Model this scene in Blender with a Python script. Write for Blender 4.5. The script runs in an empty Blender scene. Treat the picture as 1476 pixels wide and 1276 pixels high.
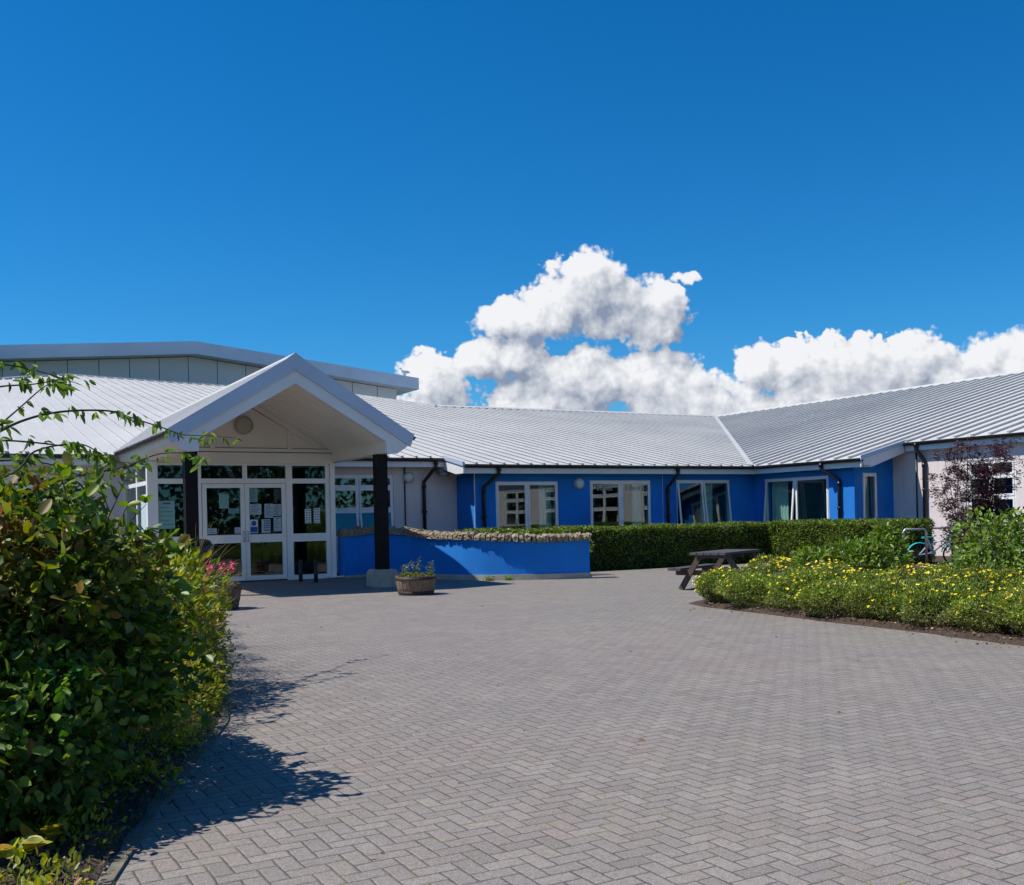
import bpy, math, random
import numpy as np
from mathutils import Vector, Matrix

rng = np.random.default_rng(7)
random.seed(7)
sc = bpy.context.scene
COL = sc.collection

# ------------------------------------------------------------------ materials
class NT:
    """small helper to write shader maths"""
    def __init__(s, tree):
        s.t = tree
    def new(s, kind, **kw):
        n = s.t.nodes.new(kind)
        for k, v in kw.items():
            setattr(n, k, v)
        return n
    def link(s, a, b):
        s.t.links.new(a, b)
    def put(s, sock, v):
        if v is None:
            return
        if isinstance(v, bpy.types.NodeSocket):
            s.t.links.new(v, sock)
        else:
            if hasattr(sock.default_value, '__len__') and not hasattr(v, '__len__'):
                v = [v] * len(sock.default_value)
            sock.default_value = v
    def m(s, op, a, b=None, c=None, clamp=False):
        n = s.new('ShaderNodeMath', operation=op, use_clamp=clamp)
        s.put(n.inputs[0], a); s.put(n.inputs[1], b)
        if c is not None: s.put(n.inputs[2], c)
        return n.outputs[0]
    def mix(s, f, a, b, mode='MIX'):
        n = s.new('ShaderNodeMix', data_type='RGBA', blend_type=mode)
        s.put(n.inputs[0], f)
        s.put(n.inputs[6], a if isinstance(a, bpy.types.NodeSocket) else (*a, 1)[:4])
        s.put(n.inputs[7], b if isinstance(b, bpy.types.NodeSocket) else (*b, 1)[:4])
        return n.outputs[2]
    def noise(s, vec, scale, detail=3, rough=.55, out=0, dim='3D'):
        n = s.new('ShaderNodeTexNoise', noise_dimensions=dim)
        if vec is not None: s.link(vec, n.inputs['Vector'])
        n.inputs['Scale'].default_value = scale
        n.inputs['Detail'].default_value = detail
        n.inputs['Roughness'].default_value = rough
        return n.outputs[out]
    def ramp(s, f, stops, interp='LINEAR'):
        n = s.new('ShaderNodeValToRGB'); s.put(n.inputs[0], f)
        cr = n.color_ramp; cr.interpolation = interp
        while len(cr.elements) < len(stops): cr.elements.new(.5)
        for e, (p, c) in zip(cr.elements, stops):
            e.position = p; e.color = (*c, 1) if len(c) == 3 else c
        return n.outputs[0]
    def rng(s, v, a, b, c=0., d=1., smooth=False):
        n = s.new('ShaderNodeMapRange', interpolation_type='SMOOTHSTEP' if smooth else 'LINEAR')
        s.put(n.inputs[0], v)
        for i, x in zip((1, 2, 3, 4), (a, b, c, d)): s.put(n.inputs[i], x)
        return n.outputs[0]

def mat(name):
    m = bpy.data.materials.new(name); m.use_nodes = True
    t = m.node_tree; t.nodes.clear()
    n = NT(t)
    out = n.new('ShaderNodeOutputMaterial')
    p = n.new('ShaderNodeBsdfPrincipled')
    n.link(p.outputs[0], out.inputs[0])
    return m, n, p, out

def geo_pos(n):
    return n.new('ShaderNodeTexCoord').outputs['Object']

def worldpos(n):
    return n.new('ShaderNodeNewGeometry').outputs['Position']

def bump(n, p, h, strength=.3, dist=.01):
    b = n.new('ShaderNodeBump'); b.inputs['Strength'].default_value = strength
    b.inputs['Distance'].default_value = dist
    n.put(b.inputs['Height'], h); n.link(b.outputs[0], p.inputs['Normal'])

def simple(name, col, rough=.6, metal=0., var=.12, scale=3., bstr=0., bscale=60., bdist=.004, spec=.5, coat=0.):
    m, n, p, o = mat(name)
    pos = worldpos(n)
    f = n.noise(pos, scale, 4)
    a = tuple(min(1, c * (1 + var)) for c in col); b = tuple(c * (1 - var) for c in col)
    n.put(p.inputs['Base Color'], n.mix(n.rng(f, .3, .7), b, a))
    p.inputs['Roughness'].default_value = rough
    n.put(p.inputs['Roughness'], n.rng(n.noise(pos, scale * 2.3, 3), .3, .7, max(0, rough - .08), min(1, rough + .08)))
    p.inputs['Metallic'].default_value = metal
    p.inputs['Specular IOR Level'].default_value = spec
    p.inputs['Coat Weight'].default_value = coat
    if bstr: bump(n, p, n.noise(pos, bscale, 3), bstr, bdist)
    return m

def render_wall(name, col, dirt=(.12, .12, .1), var=.16):
    """roughcast rendered wall: grit relief, weather streaks, splash dirt at the foot"""
    m, n, p, o = mat(name)
    pos = worldpos(n)
    big = n.noise(pos, .7, 4)
    mp = n.new('ShaderNodeMapping'); n.link(pos, mp.inputs[0]); mp.inputs['Scale'].default_value = (3.5, 3.5, .35)
    streak = n.noise(mp.outputs[0], 1.6, 5, .6)
    grit = n.noise(pos, 130, 2)
    a = tuple(min(1, c * (1 + var)) for c in col); b = tuple(c * (1 - var) for c in col)
    c = n.mix(n.rng(big, .3, .7), b, a)
    c = n.mix(n.rng(grit, .35, .75, 0, .22), c, tuple(x * .6 for x in col))
    c = n.mix(n.rng(streak, .56, .8, 0, .4), c, dirt)
    c = n.mix(n.rng(n.noise(pos, 2.2, 5, .7), .6, .8, 0, .35), c, tuple(min(1, x * 1.25 + .03) for x in col))
    n.put(p.inputs['Base Color'], c)
    p.inputs['Roughness'].default_value = .85
    bump(n, p, grit, .55, .012)
    return m

def leafmat(name, stops, trans=.35, rough=.42, tint=None, spec=.45):
    """leaf: colour varies leaf by leaf; optional second palette driven by the mesh attribute 'tint'"""
    m, n, p, o = mat(name)
    g = n.new('ShaderNodeNewGeometry')
    r = g.outputs['Random Per Island']
    c = n.ramp(r, stops)
    if tint:
        at = n.new('ShaderNodeAttribute', attribute_name='tint')
        c = n.mix(at.outputs['Fac'], c, n.ramp(r, tint))
    v = n.noise(g.outputs['Position'], 4.5, 4, .6)
    hv = n.new('ShaderNodeHueSaturation'); n.link(c, hv.inputs['Color'])
    n.put(hv.inputs['Value'], n.rng(v, .32, .68, .55, 1.5)); n.put(hv.inputs['Hue'], n.rng(n.noise(g.outputs['Position'], 3.1, 2), .3, .7, .485, .512))
    c = hv.outputs[0]
    n.put(p.inputs['Base Color'], c)
    p.inputs['Roughness'].default_value = rough
    p.inputs['Specular IOR Level'].default_value = spec
    tr = n.new('ShaderNodeBsdfTranslucent')
    hs = n.new('ShaderNodeHueSaturation'); hs.inputs['Hue'].default_value = .485
    hs.inputs['Saturation'].default_value = 1.15; hs.inputs['Value'].default_value = 1.5
    n.link(c, hs.inputs['Color']); n.link(hs.outputs[0], tr.inputs['Color'])
    ms = n.new('ShaderNodeMixShader'); ms.inputs[0].default_value = trans
    n.link(p.outputs[0], ms.inputs[1]); n.link(tr.outputs[0], ms.inputs[2])
    n.link(ms.outputs[0], o.inputs[0])
    return m

def glassmat(name, tint=(.86, .93, .9), ior=1.75):
    m, n, p, o = mat(name)
    n.t.nodes.remove(p)
    tr = n.new('ShaderNodeBsdfTransparent'); tr.inputs[0].default_value = (*tint, 1)
    gl = n.new('ShaderNodeBsdfGlossy'); gl.inputs['Roughness'].default_value = .015
    gl.inputs[0].default_value = (.95, 1, 1, 1)
    b = n.new('ShaderNodeBump'); b.inputs['Strength'].default_value = .03; b.inputs['Distance'].default_value = .02
    n.link(n.noise(worldpos(n), 1.3, 1), b.inputs['Height']); n.link(b.outputs[0], gl.inputs['Normal'])
    lw = n.new('ShaderNodeLayerWeight'); lw.inputs[0].default_value = .5
    fr_ = n.m('MULTIPLY_ADD', n.m('POWER', lw.outputs['Facing'], 4.), .85, (ior - 1) ** 2 / (ior + 1) ** 2)
    ms = n.new('ShaderNodeMixShader')
    n.link(fr_, ms.inputs[0]); n.link(tr.outputs[0], ms.inputs[1]); n.link(gl.outputs[0], ms.inputs[2])
    n.link(ms.outputs[0], o.inputs[0])
    return m

def paver_mat():
    m, n, p, o = mat('block_paving')
    pos = worldpos(n)
    L = .0875                                    # half a block long = one block wide
    sp = n.new('ShaderNodeSeparateXYZ')
    wob = n.new('ShaderNodeVectorMath', operation='MULTIPLY_ADD')
    n.link(n.noise(pos, 1.1, 2, out=1), wob.inputs[0]); wob.inputs[1].default_value = (.03, .03, 0); n.link(pos, wob.inputs[2])
    wob0 = wob; wob = n.new('ShaderNodeVectorMath', operation='MULTIPLY_ADD'); n.link(n.noise(pos, 16, 3, .6, out=1), wob.inputs[0]); wob.inputs[1].default_value = (.012, .012, 0); n.link(wob0.outputs[0], wob.inputs[2])
    n.link(wob.outputs[0], sp.inputs[0])
    x = n.m('DIVIDE', sp.outputs[0], L); y = n.m('DIVIDE', sp.outputs[1], L)
    i = n.m('FLOOR', x); j = n.m('FLOOR', y)
    fx = n.m('SUBTRACT', x, i); fy = n.m('SUBTRACT', y, j)
    k = n.m('FLOORED_MODULO', n.m('SUBTRACT', i, j), 4.)
    def is_(v): return n.m('COMPARE', k, float(v), .5)
    k1, k2, k3 = is_(1), is_(2), is_(3)
    ver = n.m('ADD', k2, k3)
    lx = n.m('ADD', fx, k1); ly = n.m('ADD', fy, k2)
    wx = n.m('SUBTRACT', 2., ver); wy = n.m('ADD', 1., ver)
    ex = n.m('MINIMUM', lx, n.m('SUBTRACT', wx, lx)); ey = n.m('MINIMUM', ly, n.m('SUBTRACT', wy, ly))
    e = n.m('MINIMUM', ex, ey)
    oi = n.m('SUBTRACT', i, k1); oj = n.m('SUBTRACT', j, k2)
    cv = n.new('ShaderNodeCombineXYZ'); n.link(oi, cv.inputs[0]); n.link(oj, cv.inputs[1]); n.link(ver, cv.inputs[2])
    wn = n.new('ShaderNodeTexWhiteNoise', noise_dimensions='3D'); n.link(cv.outputs[0], wn.inputs['Vector'])
    rid = wn.outputs['Value']
    wn2 = n.new('ShaderNodeTexWhiteNoise', noise_dimensions='4D'); n.link(cv.outputs[0], wn2.inputs['Vector']); wn2.inputs['W'].default_value = 3.
    rid2 = wn2.outputs['Value']
    col = n.ramp(rid, [(0, (.178, .156, .140)), (.25, (.24, .205, .182)), (.5, (.215, .194, .176)), (.75, (.262, .22, .19)), (1, (.285, .252, .225))])
    red = n.noise(pos, .55, 4, .6)
    redm = n.m('MULTIPLY', n.rng(red, .48, .68), n.rng(rid2, .25, .8))
    col = n.mix(n.m('MULTIPLY', redm, .6), col, (.27, .185, .165))
    # worn patches, stains
    st = n.noise(pos, .35, 5, .6)
    col = n.mix(n.rng(st, .42, .7, 0, .5), col, (.165, .16, .165))
    st2 = n.noise(pos, 1.7, 5, .65)
    col = n.mix(n.rng(st2, .5, .72, 0, .5), col, (.33, .30, .27))
    # aggregate in each block
    g1 = n.noise(pos, 190, 2, .8); g2 = n.noise(pos, 90, 3, .7)
    g3 = n.noise(pos, 28, 4, .75)
    col = n.mix(n.rng(g3, .35, .6, .62, 0), col, (.13, .12, .118))
    col = n.mix(n.rng(g2, .50, .68, 0, .6), col, (.12, .11, .108))
    col = n.mix(n.rng(g2, .32, .48, .5, 0), col, (.36, .335, .32))
    col = n.mix(n.rng(g1, .56, .66, 0, .8), col, (.50, .47, .44))
    # small white droppings and chips
    vor = n.new('ShaderNodeTexVoronoi', feature='F1'); n.link(pos, vor.inputs['Vector']); vor.inputs['Scale'].default_value = 1.9
    vd = vor.outputs['Distance']
    sel = n.new('ShaderNodeSeparateColor'); n.link(vor.outputs['Color'], sel.inputs[0])
    chip = n.m('MULTIPLY', n.m('LESS_THAN', n.m('ADD', vd, n.m('MULTIPLY', g2, .02)), n.m('MULTIPLY_ADD', sel.outputs[1], .016, .018)), n.m('GREATER_THAN', sel.outputs[0], .45))
    col = n.mix(n.m('MULTIPLY', chip, .8), col, (.7, .68, .64))
    # joints: sand, with moss in places
    jn = n.noise(pos, 60, 3)
    jw = n.rng(n.noise(pos, 5, 3, .6), .3, .7, .035, .095)
    joint = n.rng(n.m('ADD', e, n.m('MULTIPLY', n.m('SUBTRACT', jn, .5), .09)), .012, jw, 1, 0)
    moss = n.rng(n.m('SUBTRACT', n.noise(pos, 1.15, 4, .62), n.rng(sp.outputs[1], 4.5, 10., -.05, .06)), .50, .66)
    moss2 = n.m('MULTIPLY', moss, n.rng(n.noise(pos, 9, 3), .47, .62))
    jc = n.mix(moss2, (.060, .055, .05), (.15, .17, .03))
    col = n.mix(n.m('MULTIPLY', joint, .9), col, jc)
    # algae film along the planted side
    alg = n.m('MULTIPLY', n.rng(n.noise(pos, .8, 4), .42, .7), n.rng(sp.outputs[0], 6.5, 9.4))
    col = n.mix(n.m('MULTIPLY', alg, .3), col, (.2, .215, .14))
    n.put(p.inputs['Base Color'], col)
    p.inputs['Roughness'].default_value = .82
    p.inputs['Specular IOR Level'].default_value = .3
    h = n.m('MINIMUM', e, .11)
    hh = n.m('ADD', n.m('MULTIPLY', h, 1.), n.m('ADD', n.m('MULTIPLY', g1, .02), n.m('MULTIPLY', rid, .03)))
    bump(n, p, hh, .75, .05)
    return m

M = {}
M['paving'] = paver_mat()
M['blue'] = render_wall('blue_render', (.004, .205, .68))
M['bluelow'] = render_wall('blue_low_render', (.004, .22, .74), var=.14)
M['pink'] = render_wall('pale_pink_render', (.78, .70, .69), dirt=(.4, .36, .33), var=.05)
M['white'] = simple('white_upvc', (.88, .88, .87), .35, var=.04)
M['fascia'] = simple('white_fascia', (.74, .76, .78), .4, var=.05, scale=1.2)
M['soffit'] = simple('cream_soffit', (.86, .80, .72), .5, var=.05, scale=1.)
M['metalgrey'] = simple('coated_grey_metal', (.47, .56, .70), .42, .1, var=.06, scale=.8)
M['black'] = simple('black_plastic', (.012, .012, .014), .35, var=.2)
M['timberblack'] = simple('black_painted_timber', (.006, .006, .0065), .6, var=.25, bstr=.2, bscale=40, spec=.2)
M['concrete'] = simple('concrete', (.42, .385, .32), .9, var=.22, scale=5, bstr=.5, bscale=70, bdist=.006)
M['concretedirty'] = simple('soiled_concrete', (.13, .12, .10), .9, var=.4, scale=9, bstr=.5, bscale=70, bdist=.006)
M['soil'] = simple('garden_soil', (.06, .04, .028), .95, var=.45, scale=16, bstr=.9, bscale=30, bdist=.05)
M['grass'] = simple('rough_grass', (.07, .10, .03), .9, var=.35, scale=2.5, bstr=.6, bscale=40, bdist=.03)
M['interior'] = simple('interior_paint', (.20, .22, .22), .8, var=.1)
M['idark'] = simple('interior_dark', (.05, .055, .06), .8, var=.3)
M['curtain'] = simple('pale_green_curtain', (.42, .62, .56), .8, var=.08)
M['lamp'] = simple('opal_lamp', (.62, .66, .70), .35, var=.03)
M['lampbeige'] = simple('beige_lamp', (.46, .44, .34), .5, var=.03)
M['steel'] = simple('galvanised_steel', (.45, .47, .48), .4, .8, var=.12, scale=12)
M['wood'] = None
M['glass'] = glassmat('window_glass')
M['doorglass'] = glassmat('door_glass', (.55, .68, .66), 1.6)
M['paper'] = simple('paper_notice', (.50, .60, .66), .8, var=.05)
M['paperwhite'] = simple('white_paper', (.72, .76, .8), .8, var=.05)
M['papergreen'] = simple('green_paper', (.22, .44, .42), .8, var=.06)
M['ink'] = simple('printed_ink', (.06, .10, .22), .8, var=.1)
M['inkblue'] = simple('printed_blue', (.02, .10, .36), .8, var=.1)
M['letter'] = simple('etched_letter', (.50, .55, .55), .7, var=.05)

def roofmat():
    m, n, p, o = mat('standing_seam_roof')
    pos = worldpos(n)
    f = n.noise(pos, .35, 5, .6); s = n.noise(pos, 2.5, 5, .7)
    c = n.mix(n.rng(f, .3, .7), (.48, .48, .475), (.56, .56, .555))
    c = n.mix(n.rng(s, .55, .8, 0, .5), c, (.32, .32, .30))
    c = n.mix(n.rng(n.noise(pos, 9, 4, .7), .62, .75, 0, .5), c, (.34, .33, .26))
    n.put(p.inputs['Base Color'], c)
    p.inputs['Metallic'].default_value = 0
    p.inputs['Specular IOR Level'].default_value = .35
    n.put(p.inputs['Roughness'], n.rng(s, .3, .7, .45, .6))
    return m
M['roof'] = roofmat()

def stonemat():
    m, n, p, o = mat('coping_stone')
    g = n.new('ShaderNodeNewGeometry')
    c = n.ramp(g.outputs['Random Per Island'], [(0, (.24, .18, .115)), (.35, (.33, .26, .17)), (.7, (.27, .21, .145)), (1, (.40, .33, .23))])
    f = n.noise(g.outputs['Position'], 22, 4, .7)
    c = n.mix(n.rng(f, .5, .75, 0, .7), c, (.13, .105, .08))
    c = n.mix(n.rng(n.noise(g.outputs['Position'], 6, 3), .58, .75, 0, .5), c, (.42, .42, .36))
    n.put(p.inputs['Base Color'], c); p.inputs['Roughness'].default_value = .9
    bump(n, p, n.noise(g.outputs['Position'], 35, 4, .7), .8, .03)
    return m
M['stone'] = stonemat()

def woodmat(name, a, b):
    m, n, p, o = mat(name)
    pos = geo_pos(n)
    mp = n.new('ShaderNodeMapping'); n.link(pos, mp.inputs[0]); mp.inputs['Scale'].default_value = (18, 18, 2.2)
    f = n.noise(mp.outputs[0], 2.5, 5, .65)
    n.put(p.inputs['Base Color'], n.mix(n.rng(f, .3, .7), a, b)); p.inputs['Roughness'].default_value = .75
    bump(n, p, f, .4, .01)
    return m
M['oak'] = woodmat('weathered_oak', (.12, .075, .045), (.30, .21, .14))
M['oakdark'] = woodmat('dark_wet_oak', (.06, .04, .03), (.16, .11, .08))
M['bench'] = woodmat('brown_stained_timber', (.055, .035, .03), (.13, .085, .07))
M['benchtop'] = woodmat('recycled_dark_boards', (.05, .045, .05), (.10, .09, .10))
M['iron'] = simple('rusty_iron_band', (.05, .04, .035), .6, .5, var=.3, scale=15)
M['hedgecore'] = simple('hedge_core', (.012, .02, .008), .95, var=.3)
M['bark'] = simple('shrub_bark', (.09, .065, .045), .9, var=.3, scale=20, bstr=.5, bscale=60)
M['barkdark'] = simple('dark_stem_bark', (.035, .025, .025), .8, var=.3, scale=20)
M['rubber'] = simple('tyre_rubber', (.02, .02, .02), .8, var=.1)
M['teal'] = simple('turquoise_enamel', (.03, .50, .52), .25, var=.05, coat=.6)
M['palewhite'] = simple('white_enamel', (.75, .78, .78), .3, var=.05)
M['flowerpink'] = simple('pink_petal', (.75, .05, .16), .6, var=.3, scale=40)
M['floweryellow'] = simple('yellow_petal', (.80, .66, .02), .6, var=.12, scale=40)
M['gull'] = simple('gull_white', (.7, .7, .7), .7, var=.1)
M['gullgrey'] = simple('gull_grey', (.28, .3, .32), .7, var=.1)

M['L_broad'] = leafmat('broad_leaf', [(0, (.025, .065, .012)), (.5, (.06, .14, .02)), (.78, (.12, .22, .03)), (1, (.30, .40, .07))], .36,
                       tint=[(0, (.15, .22, .03)), (.3, (.26, .28, .04)), (.5, (.22, .10, .04)), (.66, (.34, .20, .05)), (.85, (.30, .11, .05)), (1, (.14, .24, .03))], rough=.5, spec=.3)
M['L_young'] = leafmat('young_broad_leaf', [(0, (.07, .15, .022)), (.5, (.12, .22, .03)), (.8, (.22, .27, .04)), (1, (.30, .17, .08))], .4)
M['L_cherry'] = leafmat('cherry_leaf', [(0, (.08, .15, .03)), (.5, (.12, .21, .04)), (1, (.19, .29, .07))], .45)
M['L_yellow'] = leafmat('yellow_green_leaf', [(0, (.13, .19, .022)), (.5, (.25, .30, .03)), (.9, (.36, .37, .04)), (1, (.38, .20, .06))], .4)
M['L_mixed'] = leafmat('small_mixed_leaf', [(0, (.05, .09, .016)), (.45, (.10, .16, .024)), (.85, (.17, .23, .034)), (1, (.24, .15, .06))], .35)
M['L_hedge'] = leafmat('hedge_leaf', [(0, (.05, .10, .016)), (.5, (.11, .18, .026)), (.88, (.19, .27, .042)), (1, (.34, .40, .10))], .32, rough=.45)
M['L_laurel'] = leafmat('laurel_leaf', [(0, (.07, .14, .02)), (.5, (.13, .22, .03)), (1, (.22, .32, .05))], .35, rough=.38)
M['L_pot'] = leafmat('cinquefoil_leaf', [(0, (.07, .13, .016)), (.4, (.14, .24, .024)), (.8, (.24, .35, .035)), (1, (.24, .16, .06))], .25,
                     tint=[(0, (.12, .085, .045)), (.6, (.19, .13, .065)), (1, (.12, .14, .03))])
M['L_acer'] = leafmat('purple_leaf', [(0, (.035, .014, .022)), (.6, (.07, .025, .035)), (1, (.14, .035, .045))], .25)
M['L_berb'] = leafmat('berberis_leaf', [(0, (.025, .012, .014)), (.7, (.05, .022, .022)), (1, (.09, .05, .03))], .2)
M['L_far'] = leafmat('far_tree_leaf', [(0, (.02, .05, .012)), (1, (.05, .10, .022))], .2)
M['L_litter'] = leafmat('dead_leaf', [(0, (.10, .05, .025)), (.5, (.19, .11, .06)), (.85, (.28, .19, .12)), (1, (.38, .3, .22))], .1, rough=.8)
M['L_straw'] = leafmat('straw_blade', [(0, (.30, .24, .11)), (.6, (.38, .30, .15)), (1, (.16, .2, .05))], .3, rough=.6)
M['L_snap'] = leafmat('snapdragon_leaf', [(0, (.11, .20, .03)), (1, (.22, .33, .07))], .35)

# ------------------------------------------------------------------ mesh building
# Building coordinates from image pixels, scaled about the camera position; this puts the floor 9.5 cm above the forecourt.
CAM_SCALE = {'on': False}
def sv(p):
    if not CAM_SCALE['on']: return p
    return (p[0] * .9325, p[1] * .9325, (p[2] * .9325 + .0945) if p[2] > 1e-4 else 0.)

class MB:
    def __init__(s): s.v = []; s.f = []; s.mi = []; s.sm = []
    def add(s, vs, fs, mi=0, smooth=False):
        o = len(s.v); s.v += [tuple(map(float, v)) for v in vs]
        for f in fs: s.f.append(tuple(o + i for i in f)); s.mi.append(mi); s.sm.append(smooth)
        return s
    def box(s, a, b, mi=0):
        x0, y0, z0 = (min(p, q) for p, q in zip(a, b)); x1, y1, z1 = (max(p, q) for p, q in zip(a, b))
        return s.add([(x0, y0, z0), (x1, y0, z0), (x1, y1, z0), (x0, y1, z0), (x0, y0, z1), (x1, y0, z1), (x1, y1, z1), (x0, y1, z1)],
                     [(0, 3, 2, 1), (4, 5, 6, 7), (0, 1, 5, 4), (1, 2, 6, 5), (2, 3, 7, 6), (3, 0, 4, 7)], mi)
    def rbox(s, a, b, w, h, up=(0, 0, 1), mi=0):
        """bar of section w x h from a to b"""
        a = Vector(a); b = Vector(b); d = (b - a).normalized(); up = Vector(up)
        x = d.cross(up).normalized() * (w / 2); y = x.cross(d).normalized() * (h / 2)
        vs = [a - x - y, a + x - y, a + x + y, a - x + y, b - x - y, b + x - y, b + x + y, b - x + y]
        return s.add(vs, [(0, 1, 2, 3), (7, 6, 5, 4), (0, 4, 5, 1), (1, 5, 6, 2), (2, 6, 7, 3), (3, 7, 4, 0)], mi)
    def prism(s, poly, axis, a, b, mi=0):
        """polygon in the two other axes pushed along axis from a to b"""
        def P(p, t):
            if axis == 0: return (t, p[0], p[1])
            if axis == 1: return (p[0], t, p[1])
            return (p[0], p[1], t)
        n = len(poly); vs = [P(p, a) for p in poly] + [P(p, b) for p in poly]
        fs = [tuple(range(n)), tuple(range(2 * n - 1, n - 1, -1))] + [(i, i + n, (i + 1) % n + n, (i + 1) % n) for i in range(n)]
        return s.add(vs, fs, mi)
    def tube(s, pts, r, k=8, mi=0, caps=True):
        pts = [Vector(p) for p in pts]; n = len(pts)
        rs = r if hasattr(r, '__len__') else [r] * n
        vs = []; pa = None
        for i, p in enumerate(pts):
            d = (pts[min(i + 1, n - 1)] - pts[max(i - 1, 0)]).normalized()
            if pa is None: a = d.orthogonal().normalized()
            else:
                a = pa - d * pa.dot(d)
                a = a.normalized() if a.length > 1e-5 else d.orthogonal().normalized()
            pa = a; b = d.cross(a)
            for j in range(k):
                t = 2 * math.pi * j / k; vs.append(p + (a * math.cos(t) + b * math.sin(t)) * rs[i])
        fs = [(i * k + j, i * k + (j + 1) % k, (i + 1) * k + (j + 1) % k, (i + 1) * k + j) for i in range(n - 1) for j in range(k)]
        s.add(vs, fs, mi, True)
        if caps:
            o = len(s.v) - len(vs)
            s.f.append(tuple(o + j for j in range(k - 1, -1, -1))); s.mi.append(mi); s.sm.append(False)
            s.f.append(tuple(o + (n - 1) * k + j for j in range(k))); s.mi.append(mi); s.sm.append(False)
        return s
    def lathe(s, prof, c=(0, 0, 0), k=28, mi=0, axis=2, smooth=True):
        vs = []
        for r, z in prof:
            for j in range(k):
                t = 2 * math.pi * j / k; x, y = r * math.cos(t), r * math.sin(t)
                q = (x, y, z) if axis == 2 else ((x, z, y) if axis == 1 else (z, x, y))
                vs.append((c[0] + q[0], c[1] + q[1], c[2] + q[2]))
        n = len(prof)
        fs = [(i * k + j, i * k + (j + 1) % k, (i + 1) * k + (j + 1) % k, (i + 1) * k + j) for i in range(n - 1) for j in range(k)]
        return s.add(vs, fs, mi, smooth)
    def build(s, name, mats, parent=None, label=None):
        if not isinstance(mats, (list, tuple)): mats = [mats]
        off = Vector((0, 0, 0))
        if parent is not None:
            q = parent
            while q is not None: off = off + q.location; q = q.parent
        me = bpy.data.meshes.new(name)
        vv = [sv(v) for v in s.v]
        me.from_pydata([(v[0] - off.x, v[1] - off.y, v[2] - off.z) for v in vv], [], s.f)
        for m in mats: me.materials.append(m)
        me.polygons.foreach_set('material_index', s.mi); me.polygons.foreach_set('use_smooth', s.sm)
        me.update()
        o = bpy.data.objects.new(name, me); COL.objects.link(o)
        if parent is not None: o.parent = parent
        if label: o['label'] = label
        return o

def thing(name, label, cat, loc=(0, 0, 0), group=None):
    o = bpy.data.objects.new(name, None); COL.objects.link(o); o.empty_display_size = .2
    o.location = loc; o['label'] = label; o['category'] = cat
    if group: o['group'] = group
    return o
def tag(o, label, cat, group=None):
    o['label'] = label; o['category'] = cat
    if group: o['group'] = group
    return o
def structure(o, label=None):
    o['kind'] = 'structure'
    if label: o['label'] = label
    return o

def nz(a): return a / np.maximum(np.linalg.norm(a, axis=-1, keepdims=True), 1e-9)

def leaf_mesh(name, P, Dr, size, m, parent=None, width=.5, fold=.18, tint=None, droop=.15, up=None, fine=False):
    """P leaf bases, Dr pointing directions, size lengths: folded six-point leaves"""
    P = np.asarray(P, float); Dr = nz(np.asarray(Dr, float)); N = len(P)
    size = np.broadcast_to(np.asarray(size, float), (N,))[:, None]
    ref = rng.normal(size=(N, 3)) * .55 + (np.array([0, 0, 1.]) if up is None else np.asarray(up))
    S = nz(np.cross(Dr, ref)); Nn = np.cross(S, Dr)
    w = width / 2
    R_s = [(.32, .92), (.70, .8)] if not fine else [(.10, .48), (.28, .90), (.50, 1.0), (.72, .80), (.89, .40)]
    T = [(0, 0, 0)] + [(a, w * q, fold * w * q - droop * a * a) for a, q in R_s] + [(1, 0, -droop)] + [(a, -w * q, fold * w * q - droop * a * a) for a, q in reversed(R_s)]
    k = len(R_s); nv = 2 * k + 2
    V = np.stack([P + size * (a * Dr + b * S + c * Nn) for a, b, c in T], 1).reshape(-1, 3)
    if parent is not None:
        q = parent; off = np.zeros(3)
        while q is not None: off += np.array(q.location); q = q.parent
        V = V - off
    idx = (np.arange(N) * nv)[:, None]
    F = np.concatenate([idx + np.arange(0, k + 2), idx + np.array([0] + list(range(k + 1, nv)))], 1).reshape(-1)
    me = bpy.data.meshes.new(name)
    me.vertices.add(N * nv); me.vertices.foreach_set('co', V.reshape(-1))
    me.loops.add(len(F)); me.loops.foreach_set('vertex_index', F.astype(np.int32))
    me.polygons.add(N * 2); me.polygons.foreach_set('loop_start', np.arange(0, len(F), k + 2, dtype=np.int32))
    me.polygons.foreach_set('loop_total', np.full(N * 2, k + 2, np.int32))
    if tint is not None:
        a = me.attributes.new('tint', 'FLOAT', 'POINT'); a.data.foreach_set('value', np.repeat(np.clip(tint, 0, 1), nv).astype(np.float32))
    me.materials.append(m); me.update(calc_edges=True); me.validate()
    o = bpy.data.objects.new(name, me); COL.objects.link(o)
    if parent is not None: o.parent = parent
    return o

def wobble(D, k=3., seed=0):
    """smooth lumpy factor over directions or points"""
    r = np.random.default_rng(seed); f = np.zeros(len(D))
    for i in range(6):
        w = r.normal(size=3) * k * (1 + i * .5); ph = r.uniform(0, 6.28)
        f += np.sin(D @ w + ph) / (1 + i * .5)
    return f / 2.2

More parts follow.
